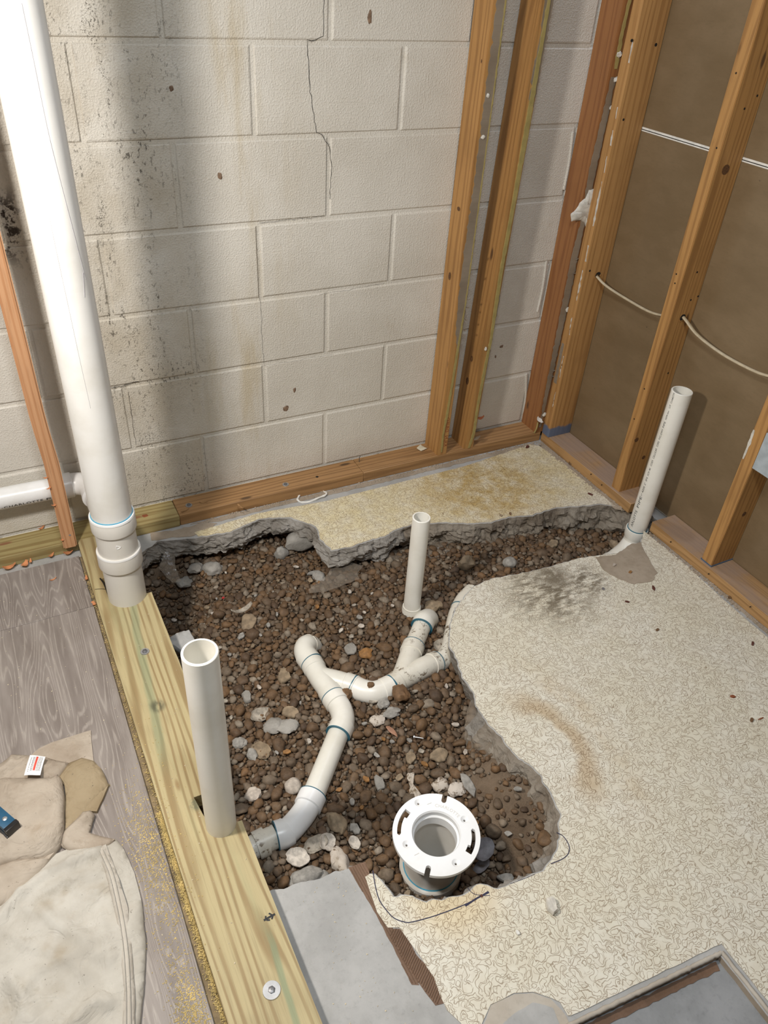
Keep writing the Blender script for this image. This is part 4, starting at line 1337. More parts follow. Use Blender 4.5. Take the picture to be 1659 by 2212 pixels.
for p, d, l in (((0.1125, -0.0755, 0.039), (1, .3, 0), .03), ((0.1762, -0.055, 0.039), (1, -.2, 0), .025), ((0.2739, -0.1212, 0.039), (.4, -1, 0), .03)):
    curl('splinter', p, d, l, .006, M_plate_x, pl2, .5)

# right wall plates with the gap for the standpipe
prA = box('bottom_plate', (1.449, -.585, 0), (1.546, -.0935, .038), M_plate_y, None, .0015)
tag(prA, 'short dusty timber plate in the corner of the right wall, cut off at the standpipe', 'lumber')
prB = box('bottom_plate', (1.449, -3.0, 0), (1.546, -.686, .038), M_plate_y, None, .0015)
tag(prB, 'long dusty timber plate at the front of the right wall, past the standpipe', 'lumber')
for u, par in (((1298,1047), prA),):
    pass
for p, par in (((1.448, -0.7771, 0.0221), prB), ((1.448, -0.9368, 0.0199), prB), ((1.448, -1.093, 0.0239), prB), ((1.448, -0.4449, 0.0229), prA), ((1.448, -0.3855, 0.0294), prA)):
    q = Vector((1.4492, p[1], min(max(p[2], .012), .03)))
    sweep('nail', [q, q + Vector((-.004, 0, .001)), q + Vector((-.006, -.003, .006))], .0013, M_dark, par, 6)
# rubble of old mortar in the seam in front of the plates
def rubble(name, a, b, n, w, seed, parent):
    r = random.Random(seed)
    bm = bmesh.new()
    for k in range(n):
        t = r.random()
        c = Vector(a).lerp(Vector(b), t) + Vector((r.uniform(-w, w), r.uniform(-w, w), 0))
        s = r.uniform(.0012, .0045)
        res = bmesh.ops.create_icosphere(bm, subdivisions=1, radius=s)
        for v in res['verts']: v.co = Vector((v.co.x * r.uniform(.7, 1.4), v.co.y, v.co.z * .7)) + c + Vector((0, 0, s * .4))
    o = link(name, bm_mesh(bm, name), M_dust, parent)
    return tag(o, kind='stuff')
rubble('seam_rubble', (1.432, -.12, 0), (1.443, -.56, 0), 260, .012, 4, floor)
rubble('seam_rubble', (1.438, -.70, 0), (1.441, -1.4, 0), 320, .008, 5, floor)
rubble('seam_rubble', (.16, -.103, 0), (1.42, -.104, 0), 420, .010, 6, floor)

# studs
def fy(y0):      # face looking towards the camera (-y)
    return lambda u, v, h: (u, y0 - h, v)
def fx(x0):      # face looking towards -x
    return lambda u, v, h: (x0 - h, u, v)
s1 = lean_box('wall_stud', (1.016, -.0475), (1.030, -.0475), .019, .0445, M_stud)
tag(s1, 'left one of the two middle studs, with grey paper torn along its front', 'stud')
F1 = fy(-.0922)
strip('torn_paper', F1, [(.42, 1.031, .004), (.50, 1.024, .013), (.62, 1.021, .0155), (.8, 1.023, .015), (1.0, 1.025, .013), (1.2, 1.027, .015), (1.5, 1.029, .015), (2.4, 1.033, .015)], M_paper2, s1, .0012, 1, .006)
strip('glue_bead', F1, [(.05, 1.012, .0022), (.12, 1.010, .003), (.2, 1.016, .0042), (.3, 1.021, .0035), (.42, 1.026, .004), (.6, 1.034, .0016), (.9, 1.0365, .0015), (1.4, 1.039, .0016)], M_glue, s1, .003, 2, .002)
for k, z in enumerate((.50, .535, .575, .60, .68, .74)):
    curl('paper_curl', (1.040, -.096, z), (1, -.6, -.5 + .2 * k), .016, .009, M_paper2, s1, 1.0)
lump('plaster_crumb', (1.022, -.094, 1.06), .006, .003, .006, M_gyps, s1, 2, 2)
lump('plaster_crumb', (1.021, -.094, 1.16), .005, .003, .005, M_gyps, s1, 4, 2)
# red stamped letters running down its front
def st(x, y, z): return (1.030 - .006 - y * .9, -.0928, .275 - x)
put_text('red_stamp', 'KILN  DRIED', .020, lambda x, y, z: (1.026 + y * .9 - (x * .03), -.0927, .070 + x), M_redink, s1, 0, 1.05)
for p, r in (((1.023, -0.05, 1.269), .0), ((1.028, -0.05, 1.297), .0)):
    pass
def side_knot(x, y, z, ry, rz, parent, mat=None):
    bm = bmesh.new()
    vs = [bm.verts.new((x, y + ry * math.cos(a), z + rz * math.sin(a))) for a in (2 * math.pi * k / 14 for k in range(14))]
    ctr = bm.verts.new((x - .0008, y, z))
    for k in range(14): bm.faces.new((vs[k], vs[(k + 1) % 14], ctr))
    link('knot', bm_mesh(bm, 'knot'), mat or M_knot, parent)
M_knot = plain('dark_knot', (.12, .055, .02), .7, var=.5, scale=300)
side_knot(1.0050, -.035, 1.20, .007, .012, s1); side_knot(1.0045, -.070, 1.235, .008, .014, s1); side_knot(.9985, -.04, .66, .006, .012, s1)
side_knot(1.001, -.045, .86, .008, .006, s1)

s2 = lean_box('wall_stud', (1.128, -.0455), (1.200, -.0455), .019, .0445, M_stud)
tag(s2, 'right one of the two middle studs, with a long yellow glue bead down its front', 'stud')
F2 = fy(-.0902)
lx = lambda z: 1.128 + .072 * (z - .038) / 2.4
strip('glue_bead', F2, [(z, lx(z) + dx, w) for z, dx, w in ((.04, .000, .004), (.10, .010, .005), (.2, .006, .0045), (.35, .008, .005), (.45, .012, .004), (.55, .008, .006), (.7, .004, .006), (.85, .006, .006), (1.05, .006, .008), (1.4, .004, .004))], M_glue, s2, .0035, 3, .002)
strip('torn_paper', F2, [(z, lx(z) + dx, w) for z, dx, w in ((.38, .014, .003), (.46, .013, .005), (.52, .013, .005), (.6, .016, .003))], M_paper2, s2, .001, 4, .004)
strip('torn_paper', F2, [(z, lx(z) + dx, w) for z, dx, w in ((1.13, .008, .008), (1.2, .006, .013), (1.3, .008, .010), (1.36, .006, .014), (2.4, .004, .014))], M_paper2, s2, .001, 5, .006)
side_knot(1.1085 + .006, -.045, .285, .008, .013, s2); side_knot(1.1155, -.05, .37, .006, .010, s2)
curl('paper_curl', (1.160, -.092, .155), (1, -.3, .3), .030, .018, M_rust, s2, .9)
curl('paper_curl', (1.157, -.093, .075), (1, -.5, .6), .028, .020, M_paper2, s2, .6)
lump('plaster_crumb', (1.137, -.0925, .42), .005, .003, .007, M_gyps, s2, 6, 2)

c1 = lean_box('corner_stud', (1.4390, -.0465), (1.4370, -.0465), .0195, .0450, M_stud_red)
tag(c1, 'reddish corner stud against the block wall, with a white plaster lump stuck on it', 'stud')
F3 = fy(-.0922)
strip('torn_paper', F3, [(.06, 1.436, .004), (.2, 1.434, .008), (.3, 1.435, .010), (.42, 1.434, .012), (.55, 1.434, .013), (.7, 1.432, .013), (.8, 1.436, .009), (.95, 1.432, .013), (1.1, 1.436, .011), (1.2, 1.438, .008)], M_paper2, c1, .0012, 7, .005)
strip('torn_paper', F3, [(1.22, 1.438, .006), (1.3, 1.435, .006), (1.4, 1.438, .004), (2.4, 1.437, .004)], M_glue, c1, .0012, 8, .004)
def plaster(name, pts, y, mat, parent, th=.007):
    bm = bmesh.new()
    loop = refine(pts, .006, .002, 5.5, True, 120)
    a = [bm.verts.new((p[0], y, p[1])) for p in loop]
    cx = sum(p[0] for p in loop) / len(loop); cz = sum(p[1] for p in loop) / len(loop)
    cur = a
    for s, h in ((.93, .55), (.7, 1.0), (.4, 1.05)):
        nx = [bm.verts.new((cx + (p[0] - cx) * s, y - th * h * (1 + .5 * fbm(p[0] * 90, p[1] * 90, s * 5)), cz + (p[1] - cz) * s)) for p in loop]
        for i in range(len(loop)):
            k = (i + 1) % len(loop); bm.faces.new((cur[i], cur[k], nx[k], nx[i]))
        cur = nx
    bm.faces.new(cur)
    return link(name, bm_mesh(bm, name, 50), mat, parent)
plaster('plaster_lump', [(q[0], q[2]) for q in [(1.451, -0.0925, 0.8997), (1.47, -0.0925, 0.8658), (1.462, -0.0925, 0.8345), (1.473, -0.0925, 0.8155), (1.466, -0.0925, 0.7819), (1.464, -0.0925, 0.7619), (1.442, -0.0925, 0.8009), (1.425, -0.0925, 0.8079), (1.389, -0.0925, 0.8079), (1.381, -0.0925, 0.8307), (1.401, -0.0925, 0.8459), (1.407, -0.0925, 0.8618), (1.425, -0.0925, 0.8742), (1.433, -0.0925, 0.8981)]], -.0925, M_gyps, c1)
for i, q in enumerate(((1.44, -0.0925, 1.255), (1.447, -0.0925, 1.194), (1.454, -0.0925, 1.123), (1.449, -0.0925, 0.5151), (1.464, -0.0925, 0.1565), (1.444, -0.0925, 0.1122))):
    lump('plaster_crumb', (q[0], -.0945, q[2]), .008, .004, .008, M_gyps, c1, 10 + i, 2, .6)
for i, q in enumerate(((1.441, -0.0925, 0.6845), (1.444, -0.0925, 0.6388), (1.442, -0.0925, 0.2903), (1.443, -0.0925, 0.2684))):
    curl('paper_curl', (q[0], -.095, q[2]), (1, -.8, .4 - .3 * i), .015, .010, M_paper2, c1, .9)
curl('paper_curl', (1.424, -.097, .095), (.3, -1, -.8), .030, .024, M_white, c1, .7)
sweep('glue_string', smooth_path([(1.420, -.094, .085), (1.416, -.098, .062), (1.413, -.0945, .041)], 5), .0028, M_glue, c1, 8)

def blue_foot(t, col):
    z = t.xyz(t.pos())[2]
    z = t.add(z, t.mul(t.math('SUBTRACT', t.noise(t.pos(), 40, 4), .5), .03))
    return t.mix(t.mul(t.step(z, .082, .068), .85), col, (.075, .155, .29))
M_stud_blue = wood('aged_stud_blue_foot', (.40, .205, .070), (.52, .285, .105), 2, 16, 12, (.09, .045, .02), blue_foot)
c2 = box('corner_stud', (1.4455, -.1375, .038), (1.5455, -.0985, 2.44), M_stud_blue, None, .0016, 2)
tag(c2, 'corner stud of the right wall with a blue painted foot', 'stud')
F4 = fx(1.4455)
for i, (z0, z1, u, w) in enumerate(((.16, .22, -.125, .0010), (.28, .36, -.127, .0014), (.44, .50, -.128, .0016), (.56, .66, -.129, .0030), (.69, .74, -.131, .0022), (.80, .93, -.130, .0040), (.955, 1.0, -.128, .0020), (1.03, 1.07, -.130, .0030), (1.10, 1.13, -.127, .0014), (1.24, 1.29, -.131, .0022))):
    strip('white_smear', F4, [(z0, u - .002, w * .4), ((z0 + z1) / 2, u, w), (z1, u + .001, w * .3)], M_gyps, c2, .001, 30 + i, .005)
strip('torn_paper', F4, [(.25, -.112, .008), (.4, -.110, .006)], M_paper2, c2, .001, 12, .003)
for p, r in (((1.524, -0.1375, 1.284), .0045), ((1.467, -0.1375, 1.099), .0035), ((1.435, -0.1375, 1.293), .004), ((1.467, -0.1375, 0.6594), .0035)):
    nail_hole((p[0], -.1377, p[2]), (0, -1, 0), r, c2)

r1 = lean_box('wall_stud', (1.5025, -.4965), (1.5025, -.4965), .0445, .0195, M_stud)
tag(r1, 'stud of the right wall directly behind the printed standpipe', 'stud')
for p, rr in (((1.496, -0.516, 1.05), .0125), ((1.524, -0.516, 0.1608), .007), ((1.467, -0.516, 0.2414), .008)):
    k_ = sweep('knot', [(p[0], -.515, p[2]), (p[0], -.5166, p[2])], rr, M_knot, r1, 14)
for p in ((1.528, -0.516, 1.219), (1.497, -0.516, 1.191), (1.508, -0.516, 0.7805), (1.517, -0.516, 0.6989), (1.542, -0.516, 0.7067), (1.517, -0.516, 0.4678)):
    nail_hole((p[0], -.516, p[2]), (0, -1, 0), .003, r1)
for p in ((1.458, -0.493, 1.265), (1.458, -0.5008, 1.1), (1.458, -0.49, 0.7718), (1.458, -0.4946, 0.7469), (1.458, -0.4961, 0.4152), (1.458, -0.4909, 0.3061)):
    nail_hole((1.458, max(min(p[1], -.482), -.512), p[2]), (-1, 0, 0), .0025, r1)
M_stain = plain('brown_water_stain', (.26, .13, .03), .7, var=.2)
r2 = lean_box('wall_stud', (1.5025, -.9085), (1.5025, -.9085), .0445, .0195, M_stud)
tag(r2, 'foremost stud of the right wall, with a box fixed to its side', 'stud')
strip('white_smear', fx(1.458), [(.40, -.893, .002), (.45, -.893, .004), (.49, -.892, .003)], M_gyps, r2, .0008, 14, .003)
box('foot_shim', (1.4565, -.930, .0378), (1.549, -.8875, .0415), M_bluepaint, r2)
sweep('knot', [(1.51, -.927, .22), (1.51, -.9286, .22)], .008, M_knot, r2, 14)
bx = empty('electrical_box', (1.50, -.95, .40), 'grey electrical box on the side of the foremost right stud', 'box')
bm = bmesh.new(); box_bm(bm, (1.462, -.985, .395), (1.535, -.9285, .50), .003, 2)
link('body', bm_mesh(bm, 'body', 40), M_box, bx)
box('flange', (1.456, -.990, .392), (1.4625, -.9285, .503), M_box, bx, .001)

nw = lean_box('narrow_stud', (-.2285, -.1075), (-.25, -.1075), .0185, .0145, M_new, None, .038, 2.44, .004,
              [(.038, 0), (.17, .002), (.32, .003), (.42, -.002), (.47, -.0035), (.72, -.0045), (.93, -.006), (1.4, -.010), (2.44, -.022)])
tag(nw, 'thin new orange stud at the far left in front of the branch pipe', 'stud')
nail_hole((-0.2231, -0.1225, 0.0814), (0, -1, 0), .003, nw, M_metal)

# big treated board on the floor with two notches cut from its right side
def board():
    zt, zb = .038, 0.0
    L0, L1 = -.2065, -.1865     # left edge far / near
    ya, yb = -.0975, -2.35
    lx_ = lambda y: -.2065 + .014 * (ya - y) / 1.4
    rx_ = lambda y: -.0675 + .014 * (ya - y) / 1.4
    loop = [(lx_(ya), ya), (rx_(ya), ya), (rx_(-.292), -.292), (-.1755, -.290), (-.1700, -.3915), (rx_(-.3935), -.3935),
            (rx_(-.75), -.75), (rx_(-1.040), -1.040), (-.1310, -1.038), (-.1180, -1.1235), (rx_(-1.1275), -1.1275), (rx_(yb), yb), (lx_(yb), yb)]
    c = Vector((-.13, -1.0, .019))
    P = refine(loop, .03, .0007, 2.2, True, 40)
    bm = bmesh.new()
    fill_bm(bm, [[(p[0] - c.x, p[1] - c.y) for p in P]], zt - c.z)
    vs = list(bm.verts)[:len(P)]
    top = vs
    mid_ = [bm.verts.new((v.co.x, v.co.y, zt - .002 - c.z)) for v in vs]
    low = [bm.verts.new((v.co.x, v.co.y, zb - c.z)) for v in vs]
    for i in range(len(vs)):
        k = (i + 1) % len(vs)
        bm.faces.new((top[i], top[k], mid_[k], mid_[i])); bm.faces.new((mid_[i], mid_[k], low[k], low[i]))
    bm.faces.new(low)
    return link('notched_board', bm_mesh(bm, 'notched_board'), M_treated_y, None, loc=c)
bd = board()
tag(bd, 'wide yellow-green treated board on the floor, notched round two pipes', 'lumber')
washer_screw(*(-0.1295, -0.5998, 0.038)[:2], .038, bd, .0105)
washer_screw(*(-0.1113, -1.448, 0.038)[:2], .038, bd, .0150)
# black pencil strokes: an arrow-like flow mark
def mark(pts, w):
    P = smooth_path([(p[0], p[1], .0384) for p in pts], 5)
    sweep('flow_mark', P, w, M_ink, bd, 6, flat=.3)
mark([(-0.0841, -1.333, 0.038), (-0.0747, -1.332, 0.038), (-0.0619, -1.331, 0.038)], .0021)
mark([(-0.0782, -1.327, 0.038), (-0.0798, -1.331, 0.038), (-0.0785, -1.335, 0.038), (-0.0738, -1.337, 0.038)], .0017)
mark([(-0.0717, -1.325, 0.038), (-0.0685, -1.329, 0.038), (-0.0673, -1.333, 0.038), (-0.0705, -1.337, 0.038)], .0017)
# dark ragged saw cuts beside the notches
for q in ([(-0.1783, -0.286, 0.0384), (-0.1728, -0.3147, 0.0384), (-0.1702, -0.3824, 0.0384)], [(-0.1142, -1.04, 0.0384), (-0.1154, -1.071, 0.0384), (-0.117, -1.119, 0.0384)]):
    sweep('saw_cut', smooth_path([(p[0], p[1], .0383) for p in q], 5), .0022, M_dark, bd, 6, flat=.3)
sweep('saw_cut', smooth_path([(p[0], p[1], .0383) for p in [(-0.1988, -0.3254, 0.0384), (-0.1818, -0.3307, 0.0384), (-0.1669, -0.341, 0.0384)]], 5), .0010, M_dark, bd, 6, flat=.3)

# ------------------------------------------------------------------ laminate floor planks
def plank(x0, x1, y0, y1):
    c = Vector(((x0 + x1) / 2, (y0 + y1) / 2, .0045))
    bm = bmesh.new()
    box_bm(bm, (x0 - c.x, y0 - c.y, -.0045), (x1 - c.x, y1 - c.y, .0040), .0008)
    return link('plank', bm_mesh(bm, 'plank', 40), M_lam, floor, loc=c)
plank(-.5075, -.2135, -.3545, -.131); plank(-.5075, -.2120, -1.62, -.3555); plank(-.5075, -.2120, -2.9, -1.621)
plank(-.8025, -.5085, -1.02, -.131); plank(-.8025, -.5085, -2.3, -1.021); plank(-.9175, -.8035, -1.6, -.131); plank(-.9175, -.8035, -2.9, -1.601)
plank(-1.1525, -.9185, -.8, -.131); plank(-1.1525, -.9185, -2.2, -.801)

# ------------------------------------------------------------------ canvas drop cloth
def cloth_sheet(name, loop, z_low, z_top, mat, parent, ridges=(), seed=0, wave=.004, edge=.006, grid=.0075, roll=.008, top_fn=None):
    L = refine(loop, .007, .0012, seed + .5, True, 30)
    xs_ = [p[0] for p in L]; ys_ = [p[1] for p in L]
    gx = np.arange(min(xs_), max(xs_), grid); gy = np.arange(min(ys_), max(ys_), grid)
    X, Y = np.meshgrid(gx, gy)
    X = X + (np.arange(X.shape[0])[:, None] % 2) * grid * .5
    m = inside_np(L, X, Y) & (dist_np(L, X, Y) > grid * .55)
    pts = [Vector(p) for p in L] + [Vector((a, b)) for a, b in zip(X[m], Y[m])]
    n = len(L)
    res = delaunay_2d_cdt(pts, [(i, (i + 1) % n) for i in range(n)], [], 1, 1e-6)
    V, _, F = res[0], res[1], res[2]
    vx = np.array([v.x for v in V]); vy = np.array([v.y for v in V])
    d = dist_np(L, vx, vy)
    z = z_low + edge + (z_top - z_low - edge) * (1 - np.exp(-d / roll))
    for poly, h, w in ridges:
        dd = dist_np(poly, vx, vy, False)
        z = z + h * np.exp(-(dd / w) ** 2) * np.minimum(1, .25 + d / .02)
    fade = np.minimum(1, d / .03)
    def crease(a, b):
        q = 1 - min(1, abs(fbm(a * 5 + seed, b * 5, seed * 2.0, 2)) * 6)
        return wave * (.8 * fbm(a * 8, b * 8, seed, 2) + .8 * q * q + .12 * fbm(a * 30, b * 30, seed + 4, 2))
    z = z + np.array([crease(a, b) for a, b in zip(vx, vy)]) * (.3 + .7 * fade)
    z = np.maximum(z, z_low + .0012)
    verts = [(a, b, c) for a, b, c in zip(vx, vy, z)]
    faces = [tuple(f) for f in F]
    # folded edge: a rounded skirt down to the layer beneath
    from collections import Counter
    cnt = Counter()
    for f in faces:
        for i in range(len(f)): cnt[tuple(sorted((f[i], f[(i + 1) % len(f)])))] += 1
    be = [e for e, k in cnt.items() if k == 1]
    lowid = {}
    for e in be:
        for i in e:
            if i not in lowid:
                lowid[i] = len(verts); verts.append((vx[i], vy[i], z_low))
    for a, b in be: faces.append((a, b, lowid[b], lowid[a]))
    me = np_mesh(verts, faces, name)
    bm = bmesh.new(); bm.from_mesh(me); bmesh.ops.recalc_face_normals(bm, faces=bm.faces); bm.to_mesh(me); bm.free()
    me.polygons.foreach_set('use_smooth', [True] * len(me.polygons))
    me.set_sharp_from_angle(angle=math.radians(62))
    return link(name, me, mat, parent)

def xy(pts): return [(p[0], p[1]) for p in pts]
M_hem = make_canvas('hem_canvas', (.50, .46, .40), (.58, .54, .48))
dc = empty('drop_cloth', (-.42, -1.05, .008), 'crumpled beige canvas drop cloth with a white printed label on the grey plank floor', 'cloth')
ZL = .0085
lower = xy([(-0.2925, -1.048, 0.014), (-0.2844, -1.069, 0.014), (-0.2781, -1.103, 0.014), (-0.2741, -1.133, 0.014), (-0.2742, -1.18, 0.014), (-0.2763, -1.208, 0.014), (-0.2857, -1.272, 0.014), (-0.301, -1.331, 0.014), (-0.3275, -1.408, 0.014)]) + [(-.66, -1.45), (-.66, -1.02), (-.44, -1.03), (-.36, -1.03)]
cloth_sheet('lower_sheet', lower, ZL, ZL + .012, M_canvas_pale, dc,
            [(xy([(-0.5111, -1.121, 0.014), (-0.4767, -1.091, 0.014), (-0.425, -1.067, 0.014), (-0.3659, -1.066, 0.014), (-0.3267, -1.065, 0.014)]), .012, .010), (xy([(-0.5068, -1.141, 0.014), (-0.4788, -1.18, 0.014), (-0.4446, -1.213, 0.014), (-0.411, -1.246, 0.014), (-0.3862, -1.283, 0.014)]), .006, .008),
             (xy([(-0.4159, -1.348, 0.014), (-0.3951, -1.334, 0.014), (-0.3759, -1.331, 0.014), (-0.3627, -1.342, 0.014)]), .016, .012), (xy([(-0.4801, -1.317, 0.014), (-0.4885, -1.266, 0.014), (-0.4999, -1.237, 0.014)]), .012, .014),
             (xy([(-0.3502, -1.192, 0.014), (-0.346, -1.234, 0.014), (-0.3463, -1.277, 0.014)]), .005, .009), (xy([(-0.4293, -1.099, 0.014), (-0.388, -1.099, 0.014), (-0.3349, -1.109, 0.014)]), .007, .012), (xy([(-0.4641, -1.12, 0.014), (-0.4146, -1.166, 0.014), (-0.3768, -1.228, 0.014)]), .006, .012)], 1, .009)
hem = xy([(-0.332, -1.06, 0.02), (-0.3115, -1.058, 0.02), (-0.3053, -1.116, 0.02), (-0.3016, -1.157, 0.02), (-0.2998, -1.2, 0.02), (-0.3025, -1.24, 0.02), (-0.3114, -1.296, 0.02), (-0.3182, -1.342, 0.02), (-0.334, -1.407, 0.02), (-0.3508, -1.399, 0.02), (-0.3351, -1.334, 0.02), (-0.327, -1.272, 0.02), (-0.3231, -1.222, 0.02), (-0.3222, -1.171, 0.02), (-0.3235, -1.112, 0.02)])
for off in (-.0035, .0035):
    sm_ = smooth_path([(p[0] + off, p[1], ZL + .0238) for p in [(-0.323, -1.07, 0.022), (-0.3149, -1.123, 0.022), (-0.3137, -1.176, 0.022), (-0.3148, -1.226, 0.022), (-0.3189, -1.277, 0.022), (-0.328, -1.338, 0.022), (-0.3398, -1.397, 0.022)]], 5)
    sweep('stitch_line', sm_, .0007, M_canvas_pale, dc, 5)
cloth_sheet('hem', hem, ZL + .012, ZL + .0225, M_hem, dc, [(xy([(-0.3256, -1.063, 0.02), (-0.3165, -1.121, 0.02), (-0.3146, -1.175, 0.02), (-0.3157, -1.225, 0.02), (-0.3197, -1.276, 0.02), (-0.3281, -1.337, 0.02)]), .002, .004)], 2, .001, .005, .006)
bag = xy([(0, 0)][:0] + [(-0.4998, -1.013, 0.02), (-0.4658, -1.017, 0.02), (-0.4236, -1.033, 0.02), (-0.4039, -1.031, 0.02), (-0.4363, -1.061, 0.02), (-0.4697, -1.082, 0.02), (-0.4918, -1.096, 0.02), (-0.5383, -1.095, 0.02)]) + [(-.60, -1.02)]
cloth_sheet('side_fold', bag, ZL + .003, ZL + .030, M_canvas, dc, [(xy([(-0.409, -1.034, 0.022), (-0.4384, -1.055, 0.022), (-0.4703, -1.077, 0.022), (-0.4989, -1.092, 0.022)]), .006, .008)], 3, .006, .010, .007, .02)
topf_ = xy([(-0.4166, -0.7742, 0.012), (-0.4001, -0.7634, 0.012), (-0.3726, -0.7587, 0.012), (-0.3338, -0.76, 0.012), (-0.2902, -0.7606, 0.012), (-0.2948, -0.8032, 0.012), (-0.3006, -0.8527, 0.012), (-0.3284, -0.8349, 0.012), (-0.3558, -0.8275, 0.012), (-0.3957, -0.8094, 0.012)])
cloth_sheet('far_corner', topf_, ZL, ZL + .006, M_canvas, dc, [(xy([(-0.3297, -0.7714, 0.012), (-0.3319, -0.8153, 0.012)]), .002, .004), (xy([(-0.3211, -0.7726, 0.012), (-0.3243, -0.8161, 0.012)]), .002, .004)], 4, .003, .003)
mainp = xy([(-0.4819, -0.8232, 0.022), (-0.4713, -0.8245, 0.022), (-0.4131, -0.8523, 0.022), (-0.3853, -0.8638, 0.022), (-0.3721, -0.8613, 0.022), (-0.3665, -0.8797, 0.022), (-0.3672, -0.9092, 0.022), (-0.3752, -0.9562, 0.022), (-0.3816, -0.993, 0.022), (-0.3905, -1.018, 0.022), (-0.4042, -1.03, 0.022), (-0.4243, -1.035, 0.022), (-0.4452, -1.029, 0.022), (-0.4673, -1.019, 0.022), (-0.4999, -1.018, 0.022)]) + [(-.60, -1.02), (-.60, -.83)]
cloth_sheet('main_fold', mainp, ZL, ZL + .032, M_canvas, dc,
            [(xy([(-0.4706, -0.844, 0.022), (-0.455, -0.8654, 0.022), (-0.4333, -0.8706, 0.022), (-0.4067, -0.8733, 0.022)]), .006, .012), (xy([(-0.4494, -0.9342, 0.022), (-0.4228, -0.9297, 0.022), (-0.3991, -0.9178, 0.022), (-0.3829, -0.8984, 0.022)]), .006, .016), (xy([(-0.4564, -0.9584, 0.022), (-0.4345, -0.9543, 0.022), (-0.4117, -0.946, 0.022)]), .005, .010),
             (xy([(-0.4954, -0.9691, 0.022), (-0.4627, -0.9769, 0.022), (-0.4269, -0.9966, 0.022), (-0.3979, -1.004, 0.022)]), .007, .014), (xy([(-0.4961, -0.9771, 0.022), (-0.4866, -1.007, 0.022)]), .006, .010), (xy([(-0.3699, -0.8781, 0.022), (-0.3747, -0.9348, 0.022), (-0.3856, -0.9966, 0.022)]), .008, .010)], 5, .008, .020, .007, .012)
tan = xy([(-0.3481, -0.8323, 0.022), (-0.3211, -0.8305, 0.022), (-0.2985, -0.8498, 0.022), (-0.2881, -0.8773, 0.022), (-0.2832, -0.9019, 0.022), (-0.2812, -0.9211, 0.022), (-0.3106, -0.9434, 0.022), (-0.3391, -0.966, 0.022), (-0.3574, -0.9789, 0.022), (-0.3799, -0.9938, 0.022), (-0.3752, -0.9562, 0.022), (-0.3672, -0.9092, 0.022), (-0.3649, -0.8816, 0.022), (-0.3729, -0.8609, 0.022)])
cloth_sheet('stained_flap', tan, ZL, ZL + .013, M_canvas_tan, dc, [(xy([(-0.3327, -0.8607, 0.022), (-0.33, -0.8842, 0.022), (-0.3356, -0.901, 0.022)]), .003, .006)], 6, .003, .007)
tri_ = xy([(-0.2806, -0.9183, 0.016), (-0.2867, -0.93, 0.016), (-0.3151, -0.973, 0.016), (-0.3393, -0.9607, 0.016), (-0.3291, -0.9493, 0.016), (-0.3055, -0.9309, 0.016)])
cloth_sheet('folded_corner', tri_, ZL, ZL + .013, M_canvas_tan, dc, (), 7, .002, .008)
midr = xy([(-0.3255, -0.9687, 0.02), (-0.3202, -0.9802, 0.02), (-0.3382, -1.016, 0.02), (-0.2944, -1.053, 0.02), (-0.3073, -1.059, 0.02), (-0.3385, -1.058, 0.02), (-0.3518, -1.054, 0.02), (-0.3766, -1.038, 0.02), (-0.3896, -1.021, 0.02), (-0.3849, -1.001, 0.02), (-0.3762, -0.9898, 0.02), (-0.3509, -0.975, 0.02), (-0.3403, -0.9653, 0.02)])
cloth_sheet('rolled_fold', midr, ZL + .004, ZL + .020, M_canvas, dc, [(xy([(-0.3261, -0.9743, 0.022), (-0.3518, -0.9882, 0.022), (-0.3744, -0.9974, 0.022), (-0.3827, -1.024, 0.022), (-0.3646, -1.04, 0.022), (-0.3409, -1.053, 0.022)]), .008, .007), (xy([(-0.2931, -1.057, 0.022), (-0.3153, -1.057, 0.022), (-0.3411, -1.054, 0.022)]), .006, .007)], 8, .004, .008, .006, .010)
upr = xy([(-0.4776, -0.7759, 0.022), (-0.4525, -0.7632, 0.022), (-0.4191, -0.7809, 0.022), (-0.3921, -0.797, 0.022), (-0.3721, -0.8163, 0.022), (-0.349, -0.8319, 0.022), (-0.3705, -0.8571, 0.022), (-0.386, -0.8623, 0.022), (-0.4129, -0.8512, 0.022), (-0.4713, -0.8245, 0.022), (-0.482, -0.8244, 0.022)]) + [(-.60, -.84), (-.60, -.77)]
cloth_sheet('upper_roll', upr, ZL, ZL + .024, M_canvas, dc,
            [(xy([(-0.4803, -0.8057, 0.022), (-0.4614, -0.7971, 0.022), (-0.4342, -0.7994, 0.022), (-0.4241, -0.7914, 0.022)]), .008, .008), (xy([(-0.4539, -0.7677, 0.022), (-0.4535, -0.7907, 0.022)]), .007, .006), (xy([(-0.3734, -0.8183, 0.022), (-0.3829, -0.8329, 0.022), (-0.3961, -0.8343, 0.022)]), .006, .006)], 9, .005, .010, .006, .014)
